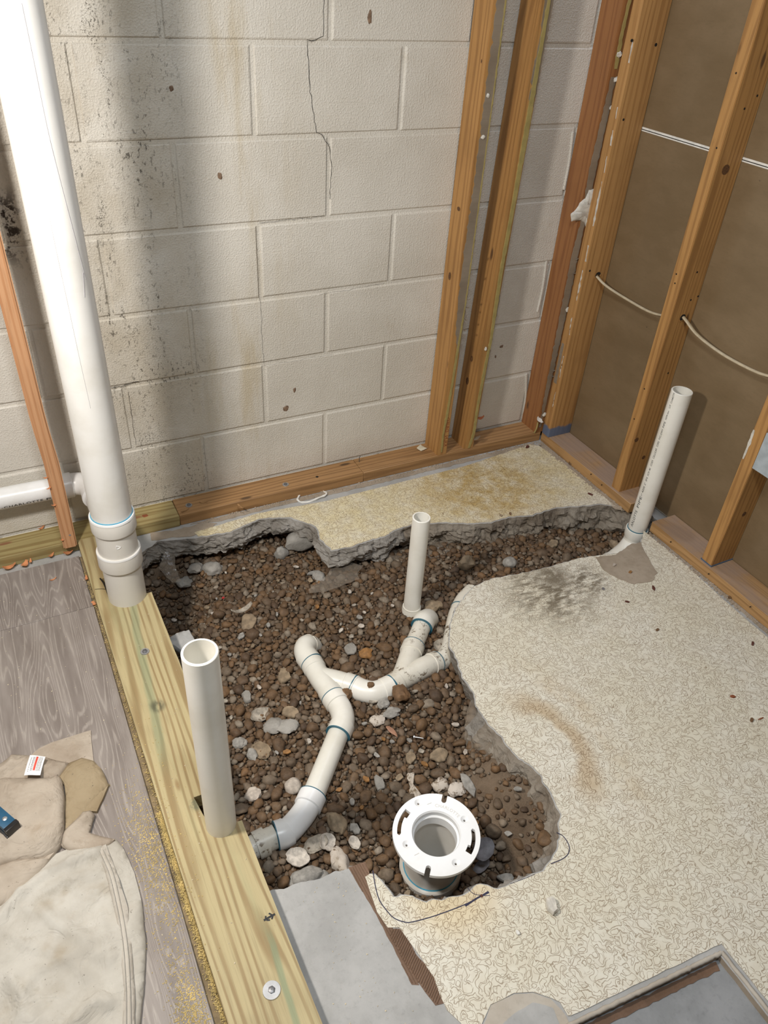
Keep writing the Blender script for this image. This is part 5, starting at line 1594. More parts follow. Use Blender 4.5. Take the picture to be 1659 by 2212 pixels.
# printed care label lying on the cloth
lab = [Vector(p) for p in [(-0.4165, -0.7974, 0.04), (-0.388, -0.8141, 0.04), (-0.4037, -0.8565, 0.04), (-0.4337, -0.844, 0.04)]]
e1 = (lab[1] - lab[0]); e2 = (lab[3] - lab[0])
def lp(a, b, h=0.0):          # a across (short side), b down (long side)
    p = lab[0] * (1 - a) * (1 - b) + lab[1] * a * (1 - b) + lab[2] * a * b + lab[3] * (1 - a) * b
    return (p.x, p.y, p.z + .0018 * math.sin(3 * b) + .0008 * math.sin(5 * a) + h)
nn = 8
vv = [lp(i / nn, j / nn) for j in range(nn + 1) for i in range(nn + 1)]
ff = [(j * 9 + i, j * 9 + i + 1, (j + 1) * 9 + i + 1, (j + 1) * 9 + i) for j in range(nn) for i in range(nn)]
vv2 = [(x, y, z - .0005) for x, y, z in vv]
lb = link('label_tag', np_mesh(vv + vv2, ff + [tuple(81 + k for k in reversed(f)) for f in ff], 'label_tag'), M_label, dc)
def lbl(x0, y0, s):           # text runs from the bottom of the tag to its top
    return lambda x, y, z: lp(x0 + -y * s, y0 - x * s, .0004)
put_text('printed_text', "4' X 12' Canvas Drop", .135, lbl(.17, .85, 1 / 1.6), M_ink, lb, 0, .98)
# the small print is unreadable in the photograph: rows of tiny grey dashes
dr = random.Random(5)
dv, df = [], []
for x0, w_ in ((.30, .035), (.38, .026), (.64, .024), (.70, .024), (.77, .024), (.84, .03)):
    b_ = .80
    while b_ > .10:
        l_ = dr.uniform(.02, .075)
        k = len(dv)
        dv += [lp(x0, b_, .0004), lp(x0 + w_, b_, .0004), lp(x0 + w_, b_ - l_, .0004), lp(x0, b_ - l_, .0004)]
        df.append((k, k + 1, k + 2, k + 3)); b_ -= l_ + dr.uniform(.008, .02)
link('small_print', np_mesh(dv, df, 'small_print'), M_metal_dark, lb)
rb = [lp(a, b, .0003) for b in np.linspace(.06, .78, 9) for a in (.46, .59)]
link('red_bar', np_mesh(rb, [(2 * i, 2 * i + 1, 2 * i + 3, 2 * i + 2) for i in range(8)], 'red_bar'), M_labelred, lb)

# end of a blue tool lying on the cloth at the left margin
tl = empty('blue_tool', (-.50, -.935, .04), 'blue tool end with a silver screw lying on the canvas at the left edge', 'tool')
T0 = Vector((-0.4552, -0.9629, 0.066)); T1 = Vector((-0.4697, -0.9837, 0.066)); T2 = Vector((-0.4808, -0.9173, 0.066))
ex = (T1 - T0); ex.z = 0; wdt = ex.length; ex.normalize(); ey = Vector((-ex.y, ex.x, 0))
if ey.dot(T2 - T0) < 0: ey = -ey
ey = Vector((T2.x - T0.x, T2.y - T0.y, 0)).normalized(); exn = Vector((ey.y, -ey.x, 0)); ex = exn if exn.dot(ex) > 0 else -exn
def tbox(name, u0, u1, v0, v1, z0, z1, mat, bev=.0012):
    bm = bmesh.new(); box_bm(bm, (u0, v0, z0), (u1, v1, z1), bev, 2)
    for v in bm.verts:
        p = T0 + ex * v.co.x + ey * v.co.y; v.co = Vector((p.x, p.y, v.co.z))
    return link(name, bm_mesh(bm, name, 40), mat, tl)
tbox('blue_shell', 0, wdt, .0045, .26, .046, .066, M_bluetool)
tbox('black_base', -.0015, wdt + .004, -.004, .26, .034, .048, M_blackp)
tbox('black_end_cap', -.0015, wdt + .001, -.0045, .005, .044, .0655, M_blackp)
sc_ = Vector((-0.4753, -0.95, 0.067))
lathe('silver_screw', sc_[:2], [(.0005, .0680), (.0030, .0678), (.0048, .0668), (.0050, .0650)], M_metal, tl, 16)

# ------------------------------------------------------------------ named stones, shells and scraps in the gravel
GRP = []      # (x, y, r) ground taken by the named pieces
def rest(x, y, r): GRP.append((x, y, r))
def rock(name, xy_, r, mat, label, cat='stone', sx=1.2, sy=1.0, sz=.6, rot=0.0, seed=1, up=0.0, rough=.32, group=None):
    bm = bmesh.new()
    bmesh.ops.create_icosphere(bm, subdivisions=3, radius=1)
    for v in bm.verts:
        n = v.co.normalized()
        k = 1 + rough * mnoise.noise(n * 1.3 + Vector((seed * 1.7, 0, 0))) + rough * .45 * mnoise.noise(n * 3.4 + Vector((0, seed * 2.9, 0)))
        v.co = Vector((n.x * k * sx * r, n.y * k * sy * r, n.z * k * sz * r))
    bmesh.ops.rotate(bm, verts=bm.verts, cent=(0, 0, 0), matrix=Matrix.Rotation(rot, 3, 'Z'))
    o = link(name, bm_mesh(bm, name, 38), mat, None, loc=(xy_[0], xy_[1], gz(*xy_[:2]) + r * sz * .45 + up))
    rest(xy_[0], xy_[1], r * .95)
    return tag(o, label, cat, group)
def chip(name, xy_, L, W_, mat, label, cat='stone', rot=0.0, seed=1, th=.006, tilt=(0.1, 0.1), up=.004, sides=11, z=None):
    """flat angular flake"""
    r_ = random.Random(seed)
    bm = bmesh.new()
    pts = []
    for k in range(sides):
        a = 2 * math.pi * k / sides + r_.uniform(-.2, .2)
        q = r_.uniform(.72, 1.08)
        pts.append((math.cos(a) * L * .5 * q, math.sin(a) * W_ * .5 * q))
    pts = refine(pts, max(.003, L * .08), L * .02, seed * 1.3, True, 90)
    n = len(pts)
    lay = []
    for s, h in ((.92, -.5), (1.0, -.2), (.99, .25), (.9, .5)):
        lay.append([bm.verts.new((p[0] * s, p[1] * s, th * h + .12 * th * fbm(p[0] * 90, p[1] * 90, seed))) for p in pts])
    for A_, B_ in zip(lay, lay[1:]):
        for k in range(n): bm.faces.new((A_[k], A_[(k + 1) % n], B_[(k + 1) % n], B_[k]))
    inn = [bm.verts.new((p[0] * .45, p[1] * .45, th * (.55 + .25 * fbm(p[0] * 60, p[1] * 60, seed + 3)))) for p in pts]
    for k in range(n): bm.faces.new((lay[-1][k], lay[-1][(k + 1) % n], inn[(k + 1) % n], inn[k]))
    bm.faces.new(inn); bm.faces.new(list(reversed(lay[0])))
    R_ = Matrix.Rotation(rot, 3, 'Z') @ Matrix.Rotation(tilt[0], 3, 'X') @ Matrix.Rotation(tilt[1], 3, 'Y')
    bmesh.ops.rotate(bm, verts=bm.verts, cent=(0, 0, 0), matrix=R_)
    zc = gz(*xy_[:2]) + up if z is None else z
    o = link(name, bm_mesh(bm, name, 45), mat, None, loc=(xy_[0], xy_[1], zc))
    if z is None: rest(xy_[0], xy_[1], (L + W_) * .24)
    return tag(o, label, cat)
def shell(name, xy_, L, W_, mat, label, rot=0.0, seed=1, tilt=(.2, .1), up=.006, depth=.35, z=None):
    """open oyster-like half shell: a ruffled bowl with a thick rim"""
    bm = bmesh.new()
    n = 22
    rings = []
    def ringat(s, h, k):
        out = []
        for i in range(n):
            a = 2 * math.pi * i / n
            q = 1 + .16 * fbm(math.cos(a) * 1.6, math.sin(a) * 1.6, seed) + (.25 if k else .22) * math.cos(a) * .5
            out.append(bm.verts.new((math.cos(a) * L * .5 * s * q, math.sin(a) * W_ * .5 * s * q, h * W_ + .02 * W_ * fbm(a * 3, s * 4, seed))))
        return out
    for s, h in ((.30, -depth * .55), (.70, -depth * .35), (.95, -.05), (1.0, .02), (.96, .06), (.72, -depth * .22), (.36, -depth * .38)):
        rings.append(ringat(s, h, 1))
    for A_, B_ in zip(rings, rings[1:]):
        for k in range(n): bm.faces.new((A_[k], A_[(k + 1) % n], B_[(k + 1) % n], B_[k]))
    bm.faces.new(rings[-1]); bm.faces.new(list(reversed(rings[0])))
    R_ = Matrix.Rotation(rot, 3, 'Z') @ Matrix.Rotation(tilt[0], 3, 'X') @ Matrix.Rotation(tilt[1], 3, 'Y')
    bmesh.ops.rotate(bm, verts=bm.verts, cent=(0, 0, 0), matrix=R_)
    o = link(name, bm_mesh(bm, name, 50), mat, None, loc=(xy_[0], xy_[1], (gz(*xy_[:2]) + up) if z is None else z))
    rest(xy_[0], xy_[1], (L + W_) * .24)
    return tag(o, label, 'shell')

rock('rubble_stone', (0.0645, -0.1991, -0.08), .021, M_chunk, 'leftmost of three grey rubble lumps below the far slab edge', sx=1.3, seed=2)
rock('rubble_stone', (0.0971, -0.1991, -0.08), .019, M_chunk, 'middle one of three grey rubble lumps below the far slab edge', seed=3)
rock('rubble_stone', (0.1487, -0.2141, -0.078), .025, M_chunk, 'largest and rightmost of three pale grey rubble lumps below the far slab edge', sx=1.15, sy=1.1, sz=.7, seed=4)
rock('rubble_stone', (0.3617, -0.2328, -0.07), .022, M_greystone, 'tall grey stone standing just under the far slab edge', sx=.95, sy=.8, sz=1.0, seed=5)
rock('concrete_lump', (0.4423, -0.2146, -0.045), .048, M_chunk, 'rough grey concrete lump wedged under the notch in the far slab', 'concrete', sx=1.15, sy=.8, sz=.72, seed=6, up=.018, rough=.3)
rock('rubble_stone', (0.4273, -0.3823, -0.075), .020, M_chunk, 'porous grey stone at the left tip of the plastic sheet scrap', sx=.9, sy=1.15, sz=.6, seed=7)
chip('grey_flake', (0.4199, -0.3527, -0.074), .045, .016, M_greystone, 'thin grey sliver behind the porous grey stone', rot=.1, seed=8)
chip('flat_stone', (0.1643, -0.4973, -0.076), .070, .052, M_tanstone, 'flat tan-grey stone beneath the curved grey shell', rot=1.2, seed=9, th=.012, tilt=(.15, -.1))
curl('curved_shell_scrap', (*(0.1574, -0.4679, -0.062)[:2], -.052), (1, .12, 0), .075, .016, M_shell, None, -1.0, thick=.0022)
tag(bpy.data.objects['curved_shell_scrap'], 'long curved grey shell scrap arching over the flat tan stone', 'shell')
chip('grey_flake', (0.1311, -0.5368, -0.076), .034, .017, M_greystone, 'small grey flake below the flat tan stone', rot=.8, seed=11)
chip('grey_flake', (0.3862, -0.6991, -0.076), .050, .036, M_chunk, 'flat grey angular flake between the two pipe ends', rot=1.0, seed=12, th=.008)
rock('tan_stone', (0.418, -0.7294, -0.078), .017, M_ochre, 'orange-tan angular stone right of the flat grey flake', sx=1.2, seed=13)
chip('flat_stone', (0.1891, -0.7136, -0.076), .060, .038, M_tanstone, 'pointed flat tan stone left of the first wye', rot=1.15, seed=14, th=.010)
shell('oyster_shell', (0.0894, -0.8058, -0.076), .056, .036, M_shell, 'largest oval oyster shell right of the tallest standpipe', .05, 15)
chip('flat_stone', (0.1611, -0.8318, -0.076), .055, .034, M_tanstone, 'flat tan stone left of the pipe elbow', rot=-.8, seed=16, th=.010)
rock('rubble_stone', (0.107, -0.8532, -0.078), .022, M_chunk, 'left one of two rough grey stones below the oval oyster shell', sx=1.2, seed=17)
rock('rubble_stone', (0.1378, -0.8701, -0.078), .021, M_chunk, 'right one of two rough grey stones below the oval oyster shell', sx=1.15, seed=18)
chip('grey_flake', (0.0785, -0.7393, -0.076), .044, .026, M_chunk, 'upright rectangular grey chip beside the tallest standpipe', rot=1.35, seed=19, th=.012)
shell('oyster_shell', (0.0557, -0.9046, -0.076), .052, .042, M_tanstone, 'brown-rimmed shell below the two rough grey stones', -.9, 20)
rock('grey_stone', (0.035, -0.9076, -0.08), .015, M_greystone, 'small grey stone touching the brown-rimmed shell', sx=.8, sy=1.2, seed=21)
rock('grey_stone', (0.018, -0.8629, -0.08), .015, M_greystone, 'small grey stone close to the right side of the tallest standpipe', seed=22)
rock('pale_stone', (0.0905, -1.028, -0.078), .0185, M_whitestone, 'round pale stone left of the long pipe', sx=1.05, sy=1.0, sz=.85, seed=23, rough=.18)
rock('pale_stone', (0.0039, -1.007, -0.08), .016, M_whitestone, 'pale stone beside the foot of the tallest standpipe', sx=1.2, seed=24)
shell('flat_shell', (0.035, -1.188, -0.078), .050, .040, M_shell_w, 'large flat chalky shell below the lower elbow', -.6, 25, (.1, .1), .006, .12)
shell('oyster_shell', (0.0809, -1.179, -0.078), .056, .034, M_shell, 'dark hollow oyster shell right of the lower elbow', .1, 26, (.3, 0))
shell('oyster_shell', (0.1058, -1.186, -0.078), .045, .034, M_shell_w, 'chalky rounded shell beside the dark hollow oyster shell', .5, 27, (.35, .2), .008)
shell('oyster_shell', (0.1597, -1.211, -0.078), .038, .026, M_shell_w, 'pale cupped shell left of the toilet flange', 1.3, 28, (.2, .2), .007)
rock('pear_stone', (0.1438, -1.151, -0.078), .021, M_tanstone, 'pear-shaped tan stone right of the lower elbow', sx=.85, sy=1.45, sz=.7, seed=29, rot=.15)
chip('grey_flake', (0.1754, -1.179, -0.076), .024, .030, M_greystone, 'small angular grey chip between the pear-shaped stone and the flange', rot=.3, seed=30)
chip('grey_flake', (0.2735, -1.103, -0.074), .028, .044, M_chunk, 'flat upright grey flake above the left of the flange', rot=-.1, seed=31, th=.007)
rock('rubble_stone', (0.1162, -1.232, -0.076), .024, M_speck, 'white and brown crusted lump above the bare slab edge', sx=.75, sy=1.4, sz=.7, seed=32)
rock('rubble_stone', (0.0406, -1.231, -0.06), .030, M_greystone, 'pale grey broken slab bit on the edge of the bare slab', 'concrete', sx=1.25, sy=.8, sz=.6, seed=33)
rock('rubble_stone', (0.0682, -1.243, -0.05), .020, M_greystone, 'smaller pale grey slab bit touching the edge of the bare slab', 'concrete', sx=1.1, sy=.9, sz=.6, seed=34)
shell('dark_shell', (0.3961, -1.347, -0.05), .056, .042, M_darkshell, 'slate-coloured cupped shell under the right rim of the flange', .35, 35, (.35, -.1), .012, .3, -.062)
shell('dark_shell', (0.3914, -1.358, -0.08), .050, .022, M_darkshell, 'thin dark shell below the slate-coloured cupped shell', .2, 36, (.2, 0), .008)
chip('flat_stone', (0.4279, -1.404, -0.07), .050, .022, M_greystone, 'dusty grey flat stone against the near slab edge', rot=-.5, seed=37, th=.010)
chip('flat_stone', (0.3726, -1.07, -0.074), .040, .030, M_tanstone, 'flat tan flake above the white splash', rot=.9, seed=38)
chip('flat_stone', (0.4382, -1.095, -0.074), .058, .040, M_tanstone, 'broad flat tan flake left of the broken slab face', rot=.3, seed=39, th=.008)
rock('rubble_stone', (0.3852, -0.9465, -0.074), .017, M_greystone, 'porous grey-blue stone below the second elbow', sx=1.3, sy=.85, sz=.6, seed=40, rough=.4)
chip('flat_stone', (0.3631, -0.8891, -0.074), .030, .026, M_shell, 'round flat shell disc just below the second elbow', rot=.3, seed=41)
rock('pale_stone', (0.3791, -0.9123, -0.074), .014, M_greystone, 'small grey stone right of the round shell disc', seed=42)
rock('pale_stone', (0.3436, -0.9495, -0.074), .016, M_speck, 'crusted pale lump left of the copper-coloured scrap', sx=1.2, seed=43)
chip('copper_scrap', (0.3631, -0.9888, -0.07), .016, .046, plain('copper_coloured_scrap', (.36, .19, .12), .5), 'copper-coloured splinter right of the pipe bend', 'scrap', rot=.35, seed=44, th=.003)
chip('grey_flake', (0.4529, -1.197, -0.07), .026, .070, M_greystone, 'long flat grey strip above the right of the flange', 'scrap', rot=-.1, seed=45, th=.005)
rock('speckled_stone', (0.3993, -1.166, -0.07), .017, M_speck, 'white crusted stone directly above the flange', sx=1.2, sz=.8, seed=46)
rock('speckled_stone', (0.4277, -1.193, -0.07), .018, M_speck, 'brown and white crusted flat stone right of the white crusted one', sx=1.3, sy=.9, sz=.5, seed=47)
rock('brown_stone', (0.4236, -0.9149, -0.052), .022, M_brownstone, 'large round brown stone leaning on the second elbow', sx=1.0, sy=1.15, sz=.75, seed=48, up=.012)
rock('brown_stone', (0.3012, -0.8476, -0.05), .017, M_brownstone, 'brown stone lodged in the crotch of the first wye', sx=1.1, sz=.8, seed=49, up=.014)
rock('brown_stone', (0.3655, -0.8634, -0.032), .008, M_brownstone, 'small brown stone lying on top of the second elbow', sx=1.2, sz=.8, seed=50, up=.034)
chip('flat_stone', (0.3373, -0.7846, -0.074), .044, .026, M_tanstone, 'tan flat stone behind the first wye branch', rot=-.3, seed=51)
shell('oyster_shell', (0.6174, -0.786, -0.07), .050, .032, M_shell, 'ragged shell wedged against the edge of the slab', .5, 52, (.25, .1))
rock('large_stone', (0.6786, -0.6446, -0.078), .020, M_tanstone, 'pale brown stone right of the slim standpipe foot', sx=1.3, sz=.7, seed=53)
rock('large_stone', (0.8587, -0.5338, -0.078), .028, M_tanstone, 'upright tan stone in the gravel strip right of the slim standpipe', sx=.9, sy=.8, sz=1.0, seed=54)
rock('large_stone', (0.9912, -0.5804, -0.078), .021, M_greystone, 'rounded grey-brown stone in the middle of the narrow gravel strip', sx=1.1, sz=.85, seed=55, rough=.15)
chip('flat_stone', (1.181, -0.5539, -0.07), .055, .036, M_tanstone, 'flat tan slab chip at the right end of the gravel strip', rot=.2, seed=56, th=.012)
rock('pale_stone', (1.395, -0.6148, -0.078), .017, M_tanstone, 'tan stone beside the elbow of the printed standpipe', sx=.85, sy=1.2, sz=.9, seed=57)
chip('slab_fragment', (-0.0237, -0.5353, -0.03), .075, .095, M_slab, 'flat grey slab fragment tucked between the board and the gravel', 'concrete', rot=.2, seed=58, th=.02, z=-.040, tilt=(0, 0))
rest(-.015, -.545, .04)
chip('red_bit', (0.1349, -0.3583, -0.07), .009, .008, plain('bright_red_bit', (.45, .03, .03), .5), 'tiny red bit on the far brown gravel', 'scrap', seed=59, th=.004, up=.012)
# small pale flakes sprinkled over the gravel, all alike
PK = []
fk = random.Random(21)
while len(PK) < 70:
    x, y = fk.uniform(-.02, .60), fk.uniform(-1.36, -.24)
    if not inside([(p[0], p[1]) for p in HOLE], x, y) or dist_np([(p[0], p[1]) for p in HOLE], np.array([x]), np.array([y]))[0] < .02: continue
    if any((x - a_) ** 2 + (y - b_) ** 2 < (r_ + .012) ** 2 for a_, b_, r_ in GRP): continue
    if min(math.hypot(g[0] - x, g[1] - y) - g[3] for g in GROUND_PIPES) < .016: continue
    k = fk.random(); L_ = fk.uniform(.012, .026) * (1.0 if y < -.6 else .8)
    m_ = (M_shell_w, M_greystone, M_shell, M_tanstone, M_whitestone, M_ochre)[fk.randrange(6)]
    n_sp = chip('stone_flake', (x, y), L_, L_ * fk.uniform(.5, .8), m_, 'small flat stone or shell flake lying loose on the brown gravel', 'stone', fk.uniform(0, 6.28), 200 + len(PK), .005, (fk.uniform(-.4, .4), fk.uniform(-.4, .4)), .007, 8)
    n_sp['group'] = 'small flat flakes on the brown gravel'
    PK.append((x, y))
# small steel screw lying in the gravel
sg = Vector((*(0.4006, -1.031, -0.068)[:2], -.064)); sh = Vector((*(0.4196, -1.046, -0.068)[:2], -.062))
o = sweep('steel_screw', [sg, sg.lerp(sh, .12), sg.lerp(sh, .14), sh], [.0042, .0042, .0018, .0012], M_metal, None, 8)
tag(o, 'small steel screw lying on the gravel above the flange', 'screw')
# splash of white primer on the stones above the flange
bm = bmesh.new()
pp = refine([(p[0], p[1]) for p in [(0.3438, -1.106, -0.066), (0.3611, -1.112, -0.066), (0.3443, -1.134, -0.066), (0.3454, -1.155, -0.066), (0.3449, -1.175, -0.066), (0.3348, -1.178, -0.066), (0.3233, -1.173, -0.066), (0.3147, -1.169, -0.066), (0.3278, -1.149, -0.066), (0.3356, -1.13, -0.066)]], .004, .003, 8.8, True, 120)
ctr = bm.verts.new((sum(p[0] for p in pp) / len(pp), sum(p[1] for p in pp) / len(pp), -.066))
vs = [bm.verts.new((p[0], p[1], gz(*p) + .008 + .006 * fbm(p[0] * 60, p[1] * 60, 3))) for p in pp]
for k in range(len(vs)): bm.faces.new((vs[k], vs[(k + 1) % len(vs)], ctr))
o = link('plaster_splash', bm_mesh(bm, 'plaster_splash'), M_speck); tag(o, 'white dried splash over the stones above the flange', 'plaster')
o['label'] = 'white dried splash over the stones above the flange'

# clear plastic sheeting
def film(name, loop, zf, label, seed, amp=.006, mat=None):
    L = refine(loop, .012, .003, seed, True, 60)
    xs_ = [p[0] for p in L]; ys_ = [p[1] for p in L]
    X, Y = np.meshgrid(np.arange(min(xs_), max(xs_), .012), np.arange(min(ys_), max(ys_), .012))
    m = inside_np(L, X, Y) & (dist_np(L, X, Y) > .006)
    pts = [Vector(p) for p in L] + [Vector((a, b)) for a, b in zip(X[m], Y[m])]
    n = len(L)
    V, _, F = delaunay_2d_cdt(pts, [(i, (i + 1) % n) for i in range(n)], [], 1, 1e-6)[:3]
    v = [(p.x, p.y, zf(p.x, p.y) + amp * fbm(p.x * 26, p.y * 26, seed, 3)) for p in V]
    o = link(name, np_mesh(v, [tuple(f) for f in F], name), mat or M_clear, None, True)
    return tag(o, label, 'plastic')
film('plastic_sheet', [(p[0], p[1]) for p in [(0.4802, -0.3695, -0.066), (0.5248, -0.3813, -0.066), (0.5603, -0.4128, -0.066), (0.5283, -0.4408, -0.066), (0.5228, -0.4656, -0.066), (0.4785, -0.469, -0.066), (0.4367, -0.4752, -0.066), (0.4037, -0.4762, -0.066), (0.3632, -0.4609, -0.066), (0.3685, -0.4481, -0.066), (0.4084, -0.4302, -0.066), (0.4393, -0.4143, -0.066)]], lambda x, y: -.064, 'torn clear plastic scrap lying flat on the far gravel', 2.0, .005)
film('plastic_sheet', [(p[0], p[1]) for p in [(0.8027, -0.3948, -0.08), (0.854, -0.3959, -0.08), (0.8911, -0.4217, -0.08), (0.9277, -0.4625, -0.08), (0.8929, -0.4902, -0.08), (0.8645, -0.4659, -0.08), (0.8159, -0.4699, -0.08), (0.7633, -0.4646, -0.08)]], lambda x, y: -.082 + .35 * max(0, y + .42), 'crumpled plastic film hanging under the far slab right of the slim standpipe', 4.0, .014)
film('plastic_sheet', [(p[0], p[1]) for p in [(0.0118, -0.1699, -0.08), (0.06, -0.1197, -0.08), (0.0539, -0.1645, -0.08), (0.038, -0.2038, -0.08), (0.0408, -0.2564, -0.08), (0.014, -0.2538, -0.08), (-0.0083, -0.1955, -0.08)]], lambda x, y: -.105 + .5 * max(0, y + .30), 'wrinkled plastic film hanging in the dark corner by the drain stack', 6.0, .014)
film('plastic_sheet', [(p[0], p[1]) for p in [(0.5616, -1.021, -0.05), (0.5812, -1.021, -0.05), (0.5768, -1.069, -0.05), (0.5689, -1.116, -0.05), (0.5378, -1.159, -0.05), (0.5138, -1.176, -0.05), (0.5007, -1.157, -0.05), (0.5012, -1.114, -0.05), (0.5224, -1.065, -0.05)]], lambda x, y: -.072 + 1.0 * max(0, min(.05, x - .500)), 'dusty plastic film against the broken slab face on the right', 8.0, .007)
film('plastic_sheet', [(p[0], p[1]) for p in [(0.6344, -0.3551, -0.085), (0.7021, -0.3461, -0.085), (0.7238, -0.3753, -0.085), (0.6927, -0.4212, -0.085), (0.6612, -0.3934, -0.085)]], lambda x, y: -.088, 'small dusty plastic scrap under the slab left of the slim standpipe', 9.0, .010)

# ------------------------------------------------------------------ gravel: the largest stones are things, the rest one mass
hx0, hx1, hy0, hy1 = -.17, 1.52, -1.47, -.10
GP = np.array(GROUND_PIPES)
cand = []
cells = {}
CS = .034
def ok(x, y, r, z):
    ci, cj = int(math.floor(x / CS)), int(math.floor(y / CS))
    for i in (ci - 1, ci, ci + 1):
        for j in (cj - 1, cj, cj + 1):
            for (a, b, c) in cells.get((i, j), ()):
                if (a - x) ** 2 + (b - y) ** 2 < (.66 * (c + r)) ** 2: return False
    return True
def hash_add(x, y, r): cells.setdefault((int(math.floor(x / CS)), int(math.floor(y / CS))), []).append((x, y, r))
for (x, y, r) in GRP:
    k = max(1, int(r / .012))
    for a in range(-k, k + 1):
        for b in range(-k, k + 1):
            if a * a + b * b <= k * k: hash_add(x + a * r / (k + 1), y + b * r / (k + 1), min(.014, r))
HB = [(p[0], p[1]) for p in HOLE]
def big_enough(x, y): return 1.0 if y < -.85 else (.92 if y < -.6 else .9)
for rmin, rmax, tries in ((.0165, .022, 800), (.0125, .0165, 5000), (.0095, .0125, 14000), (.0068, .0095, 30000), (.0046, .0066, 46000)):
    X = rng.uniform(hx0, hx1, tries); Y = rng.uniform(hy0, hy1, tries)
    Rr = rng.uniform(rmin, rmax, tries)
    ins = inside_np(HB, X, Y) | (dist_np(HB, X, Y) < .05)
    deep = (Y > -1.2)
    for x, y, r in zip(X[ins], Y[ins], Rr[ins]):
        if y > -.62 and rmin > .016 and rng.random() < .75: continue
        if y > -.72 and rmin > .012 and rng.random() < .45: continue
        if x > .45 and y < -1.17 and rng.random() < .88: continue      # fine dirt bank by the right face
        z = gz(x, y) + .12 * r + rng.uniform(-.15, .15) * r
        if z > -.062 and not inside(HB, x, y): continue
        if not ok(x, y, r, z): continue
        d = np.sqrt((GP[:, 0] - x) ** 2 + (GP[:, 1] - y) ** 2 + (GP[:, 2] - z) ** 2) - GP[:, 3]
        if d.min() < .62 * r: continue
        cand.append((x, y, z, r)); hash_add(x, y, r)
# the layer beneath, seen only between the upper stones
under = []
for xx in np.arange(hx0, hx1, .0125):
    for yy in np.arange(hy0, hy1, .0125):
        x = xx + rng.uniform(-.004, .004); y = yy + rng.uniform(-.004, .004)
        if not inside(HB, x, y): continue
        if x > .45 and y < -1.17 and rng.random() < .93: continue
        r = rng.uniform(.0055, .0090); z = gz(x, y) - .0035 + rng.uniform(-.002, .002)
        d = np.sqrt((GP[:, 0] - x) ** 2 + (GP[:, 1] - y) ** 2 + (GP[:, 2] - z) ** 2) - GP[:, 3]
        if d.min() < .3 * r: continue
        under.append((x, y, z, r))
cam_p = Vector(cam.location) if False else cam.matrix_world.translation
def seen_size(c):
    return c[3] / (Vector(c[:3]) - cam_p).length if inside(HB, c[0], c[1]) and c[0] > -.05 else 0
order = sorted(range(len(cand)), key=lambda i: -seen_size(cand[i]))
single = set(order[:300])
n_top = len(cand)
cand += under
GR = 'brown river pebbles in the broken floor'
def rnd_rot():
    return Matrix.Rotation(rng.uniform(0, 6.283), 3, 'Z') @ Matrix.Rotation(rng.normal(0, .28), 3, 'X') @ Matrix.Rotation(rng.normal(0, .28), 3, 'Y')
for m in protoA: m.materials.append(M_stone)
bigV, bigF, bigR = [], [], []
base = 0
for i, (x, y, z, r) in enumerate(cand):
    Q = rnd_rot()
    k = int(rng.integers(NP))
    if i in single:
        o = bpy.data.objects.new('pebble', protoA[k])
        COL.objects.link(o)
        o.matrix_world = Matrix.Translation((x, y, z)) @ Q.to_4x4() @ Matrix.Diagonal((r * .9, r * .9, r * .9, 1))
        tag(o, 'rounded brown river pebble lying in the gravel of the broken floor', 'pebble', GR)
    else:
        v, f = arrA[k] if r > .0078 else arrB[k]
        v = (v * r * .9) @ np.array(Q).T + np.array((x, y, z))
        bigV.append(v); bigF.append(f + base); base += len(v)
        bigR.append(np.full(len(v), rng.random()))
V = np.concatenate(bigV); F = np.concatenate(bigF)
me = bpy.data.meshes.new('gravel')
me.vertices.add(len(V)); me.vertices.foreach_set('co', V.ravel())
me.loops.add(F.size); me.loops.foreach_set('vertex_index', F.ravel().astype(np.int32))
me.polygons.add(len(F)); me.polygons.foreach_set('loop_start', np.arange(0, F.size, 3, dtype=np.int32))
me.update(calc_edges=True)
at = me.attributes.new('rnd', 'FLOAT', 'POINT'); at.data.foreach_set('value', np.concatenate(bigR).astype(np.float32))
me.polygons.foreach_set('use_smooth', [True] * len(F))
gv = link('gravel', me, M_stone)
tag(gv, 'mass of small brown river gravel filling the broken floor', 'gravel', None, 'stuff')
print('stones', len(cand), 'tris', len(F))

# ------------------------------------------------------------------ sawdust, chips, shavings, floor litter
def flakes(name, spots, mat, parent, label, size=(.0007, .0020)):
    V, F = [], []
    for x, y, z in spots:
        s = rng.uniform(*size); a = rng.uniform(0, 6.28); w = s * rng.uniform(.35, .8)
        c, d = math.cos(a), math.sin(a)
        b = len(V)
        V += [(x + c * s, y + d * s, z + .0004), (x - d * w, y + c * w, z + .0004), (x - c * s, y - d * s, z + .0004), (x + d * w, y - c * w, z + .0004), (x, y, z + .0004 + s * .5)]
        F += [(b, b + 1, b + 4), (b + 1, b + 2, b + 4), (b + 2, b + 3, b + 4), (b + 3, b, b + 4)]
    o = link(name, np_mesh(V, F, name), mat, parent)
    return tag(o, label, name.replace('_', ' '), None, 'stuff')
sd = []
for k in range(9000):       # heap in the slot between planks and board
    y = -1.02 - abs(rng.normal(0, .23)) if rng.random() < .8 else rng.uniform(-1.75, -.2)
    w = .0075
    sd.append((-.2045 + .014 * (-.1 - y) / 1.4 + rng.normal(-.0035, w * .55), y, .0012 + .005 * rng.random()))
for k in range(3800):       # spilled over the planks
    if rng.random() < .6: x, y = -.232 + rng.normal(0, .022), -1.12 + rng.normal(0, .09)
    else: x, y = -.240 + rng.normal(0, .016), -1.42 + rng.normal(0, .05)
    if x < -.214: sd.append((x, y, .0087))
for k in range(500):
    x, y = rng.uniform(-.20, -.09), -1.05 + rng.normal(0, .16)
    if rng.random() < math.exp(-(x + .20) / .03): sd.append((x, y, .0382))
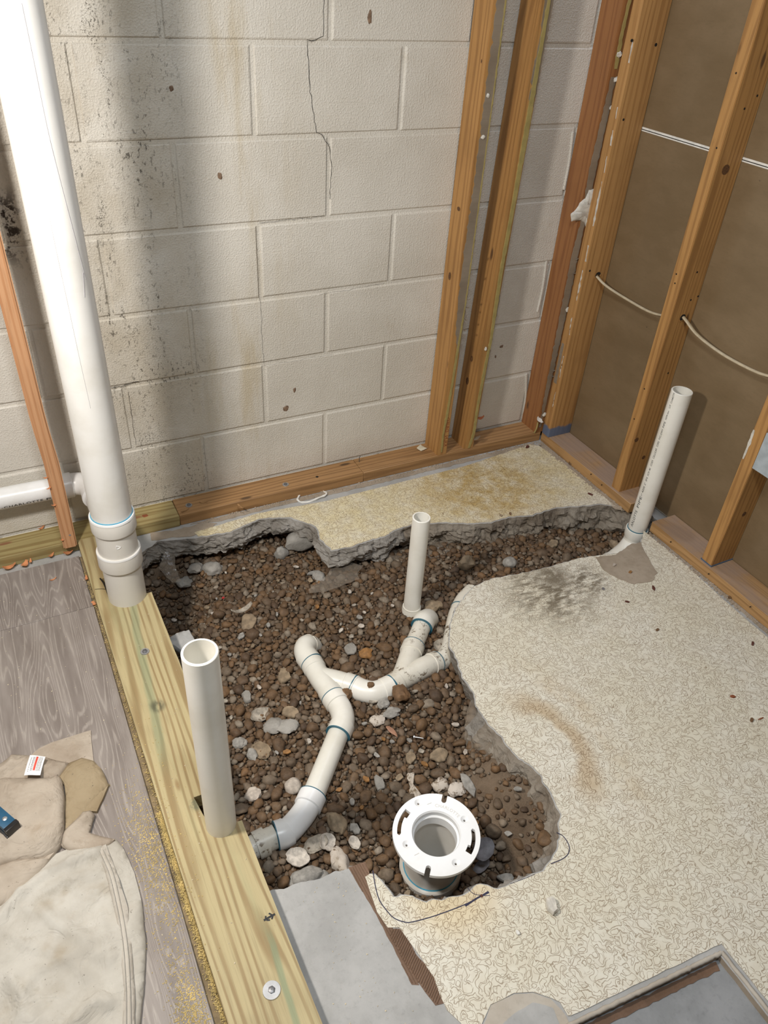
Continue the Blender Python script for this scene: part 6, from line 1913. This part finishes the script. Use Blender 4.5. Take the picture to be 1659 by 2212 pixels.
flakes('sawdust', sd, M_saw, None, 'yellow sawdust along the left edge of the treated board')
ch = []
for k in range(240):
    x, y = rng.uniform(-.46, -.216), rng.uniform(-1.5, -.14)
    ch.append((x, y, .0087))
for k in range(70): ch.append((rng.uniform(-.19, -.06), rng.uniform(-1.7, -.40), .0383))
for k in range(60): ch.append((rng.uniform(-.02, .11), rng.uniform(-1.6, -1.3), .0004))
flakes('wood_chips', ch, M_chip, None, 'pale specks of wood scattered over planks and board', (.0008, .0022))
SH = (((-0.394, -0.1089, 0.0095), (1, .2, 0), .040, .016, 'long orange wood shaving at the far left plank edge'),
      ((-0.3546, -0.1127, 0.0095), (.6, .9, 0), .030, .018, 'broad orange wood shaving near the left end of the plank edge'),
      ((-0.3393, -0.1062, 0.0095), (.2, 1, 0), .022, .007, 'narrow pale shaving beside the broad orange one'),
      ((-0.2831, -0.1021, 0.01), (.7, .6, 0), .024, .010, 'orange shaving in the middle of the far plank edge'),
      ((-0.2374, -0.1079, 0.01), (1, .1, 0), .030, .014, 'orange shaving at the far corner of the plank by the board'),
      ((-0.2905, -0.0029, 0.0395), (.8, .6, 0), .026, .009, 'curled shaving on the plate behind the narrow stud'),
      ((-0.2931, -0.2084, 0.0095), (1, .3, 0), .022, .005, 'thin tan shaving lying on the far plank'),
      ((-0.2113, -0.2349, 0.006), (.3, 1, 0), .022, .010, 'upper orange chip in the slot between plank and board'),
      ((-0.2101, -0.3458, 0.006), (.3, -1, 0), .020, .010, 'lower orange chip in the slot between plank and board'))
for p, d, l, w, lab_ in SH:
    o = curl('wood_shaving', p, d, l, w, M_shave, None, .9)
    tag(o, lab_, 'shaving', 'orange wood shavings by the far plank edge')
for p, d in (((-0.2499, -0.122, 0.2826), (-1, -.3, .4)), ((-0.2461, -0.122, 0.2485), (-1, -.2, -.4)), ((-0.2453, -0.122, 0.1912), (-1, -.2, .2)), ((-0.2462, -0.122, 0.0697), (-1, -.3, .3))):
    curl('wood_curl', p, d, .014, .007, M_shave, nw, .8)
LT = (('dark_chip', 1420,1361, .013, .009, M_brownstone, 'brown chip on the vinyl right of its middle'),
      ('dark_chip', 1412,1271, .024, .008, M_leaf, 'pointed dark red chip below the dirt smear'),
      ('dark_chip', 1303,1272, .010, .008, M_darkshell, 'bluish crumb on the vinyl below the dark smudge'),
      ('dark_chip', 1355,1300, .016, .007, M_leaf, 'thin dark brown splinter left of the dark red chip'),
      ('dark_chip', 1576,1291, .014, .010, M_brownstone, 'brown crumb in the seam by the long right plate'),
      ('dark_chip', 1626,1391, .016, .008, M_leaf, 'dark brown chip near the right margin of the vinyl'),
      ('dark_chip', 1102,1110, .013, .009, M_brownstone, 'brown crumb on the far vinyl near the broken edge'),
      ('tan_crumb', 1082,1114, .012, .008, M_tanstone, 'tan crumb on the far vinyl left of the brown crumb'),
      ('tan_crumb', 1361,1237, .012, .010, M_ochre, 'tan pebble on the dirt smear'),
      ('tan_crumb', 1326,1222, .016, .011, M_whitestone, 'pink-white pebble on the dirt smear'),
      ('plaster_chip', 1190,1958, .034, .024, M_gyps, 'pinkish white plaster chip on the vinyl right of the marker line'),
      ('white_crumb', 1118,2015, .010, .009, M_white, 'white dot-like crumb on the near vinyl'),
      ('rust_crumb', 1583,1505, .016, .008, M_rust, 'rust-red crumb right of the middle of the vinyl'),
      ('rust_crumb', 1645,1552, .022, .004, M_rust, 'rust-red splinter at the right margin of the vinyl'),
      ('dark_chip', 1624,1556, .013, .010, M_brownstone, 'brown crumb next to the rust-red splinter at the right margin'),
      ('dark_chip', 1040,1935, .006, .005, M_leaf, 'small dark crumb at the end of the marker line'),
      ('dark_chip', 1276,1068, .022, .008, M_leaf, 'dark splinter by the right edge of the far vinyl'),
      ('dark_chip', 1232,1002, .016, .020, M_brownstone, 'dark brown bark bit against the corner plate'),
      ('dark_chip', 1140,966, .022, .012, M_leaf, 'dark crumbs in the far corner of the floor'))
FT = {}
for i, (nm, u, v, l, w, m, lb_) in enumerate(LT): FT[i] = (nm, l, w, m, lb_)
LTP = [(1.153, -1.041, 0.003), (1.264, -0.9064, 0.003), (1.123, -0.8482, 0.003), (1.152, -0.9195, 0.003), (1.446, -1.027, 0.003), (1.361, -1.188, 0.003), (1.076, -0.439, 0.003), (1.042, -0.4357, 0.003), (1.247, -0.8239, 0.003), (1.222, -0.7792, 0.003), (0.4272, -1.527, 0.003), (0.3399, -1.54, 0.003), (1.166, -1.299, 0.003), (1.179, -1.378, 0.003), (1.152, -1.372, 0.003), (0.3158, -1.452, 0.003), (1.398, -0.4534, 0.003), (1.452, -0.2723, 0.003), (1.372, -0.1206, 0.003)]
for i, p in enumerate(LTP):
    nm, l, w, m, lb_ = FT[i]
    chip(nm, p, l, w, m, lb_, 'debris', rot=i * .7 + .3, seed=70 + i, th=min(l, w) * .5, tilt=(.05, .05), z=.0019 + min(l, w) * .28 + (.0015 if i in (8, 9) else 0), sides=8)
# torn paper bits along the back plate
o = chip('paper_scrap', (0.9623, -0.0393, 0.0405), .046, .034, plain('cream_paint_chip', (.60, .56, .44), .7), 'cream triangular scrap leaning on the plate by the middle studs', 'debris', rot=-.5, seed=95, th=.003, tilt=(.35, .1), z=.046, sides=4)
rp_ = [Vector((p[0], p[1], .004 + .004 * math.sin(i * 1.3))) for i, p in enumerate([(0.4669, -0.1064, 0.006), (0.4895, -0.0823, 0.006), (0.5204, -0.0665, 0.006), (0.5506, -0.0616, 0.006), (0.5636, -0.0898, 0.006), (0.5687, -0.1088, 0.006), (0.5573, -0.1238, 0.006), (0.5337, -0.1254, 0.006), (0.5, -0.1282, 0.006), (0.4742, -0.1204, 0.006)])]
P = smooth_path(rp_ + [rp_[0]], 4)
o = sweep('torn_caulk', P, [.0032 * (1 + .5 * fbm(i * .5, 2)) for i in range(len(P))], M_white, None, 7)
tag(o, 'torn loop of white caulk lying against the brown back plate', 'debris')

# ------------------------------------------------------------------ the cable through the right studs
CB = [(1.505, -.085, .655), (1.503, -.137, .637), (1.514, -.18, .618), (1.526, -.274, .606), (1.524, -.38, .607), (1.515, -.46, .628), (1.510, -.50, .648),
      (1.508, -.525, .645), (1.516, -.575, .618), (1.524, -.662, .600), (1.526, -.76, .598), (1.522, -.83, .608), (1.508, -.90, .64), (1.505, -.96, .65)]
o = sweep('electric_cable', smooth_path(CB, 7), .0053, M_cable, None, 10, True, True, 60, .62)
tag(o, 'cream electric cable sagging through holes in the right studs', 'cable')
for y_, par in ((-.1377, c2), (-.5162, r1)):
    z_ = .641 if par is c2 else .647
    sweep('drill_hole', [(1.506, y_ + .002, z_), (1.506, y_ - .0003, z_)], .0105, M_dark, par, 14)
    for k in range(4): curl('splinter', (1.506 + .009 * math.cos(k * 1.5 + 3.6), y_ - .001, z_ - .009 + .003 * k), (math.cos(k), -.5, math.sin(k)), .012, .004, M_stud, par, .6)
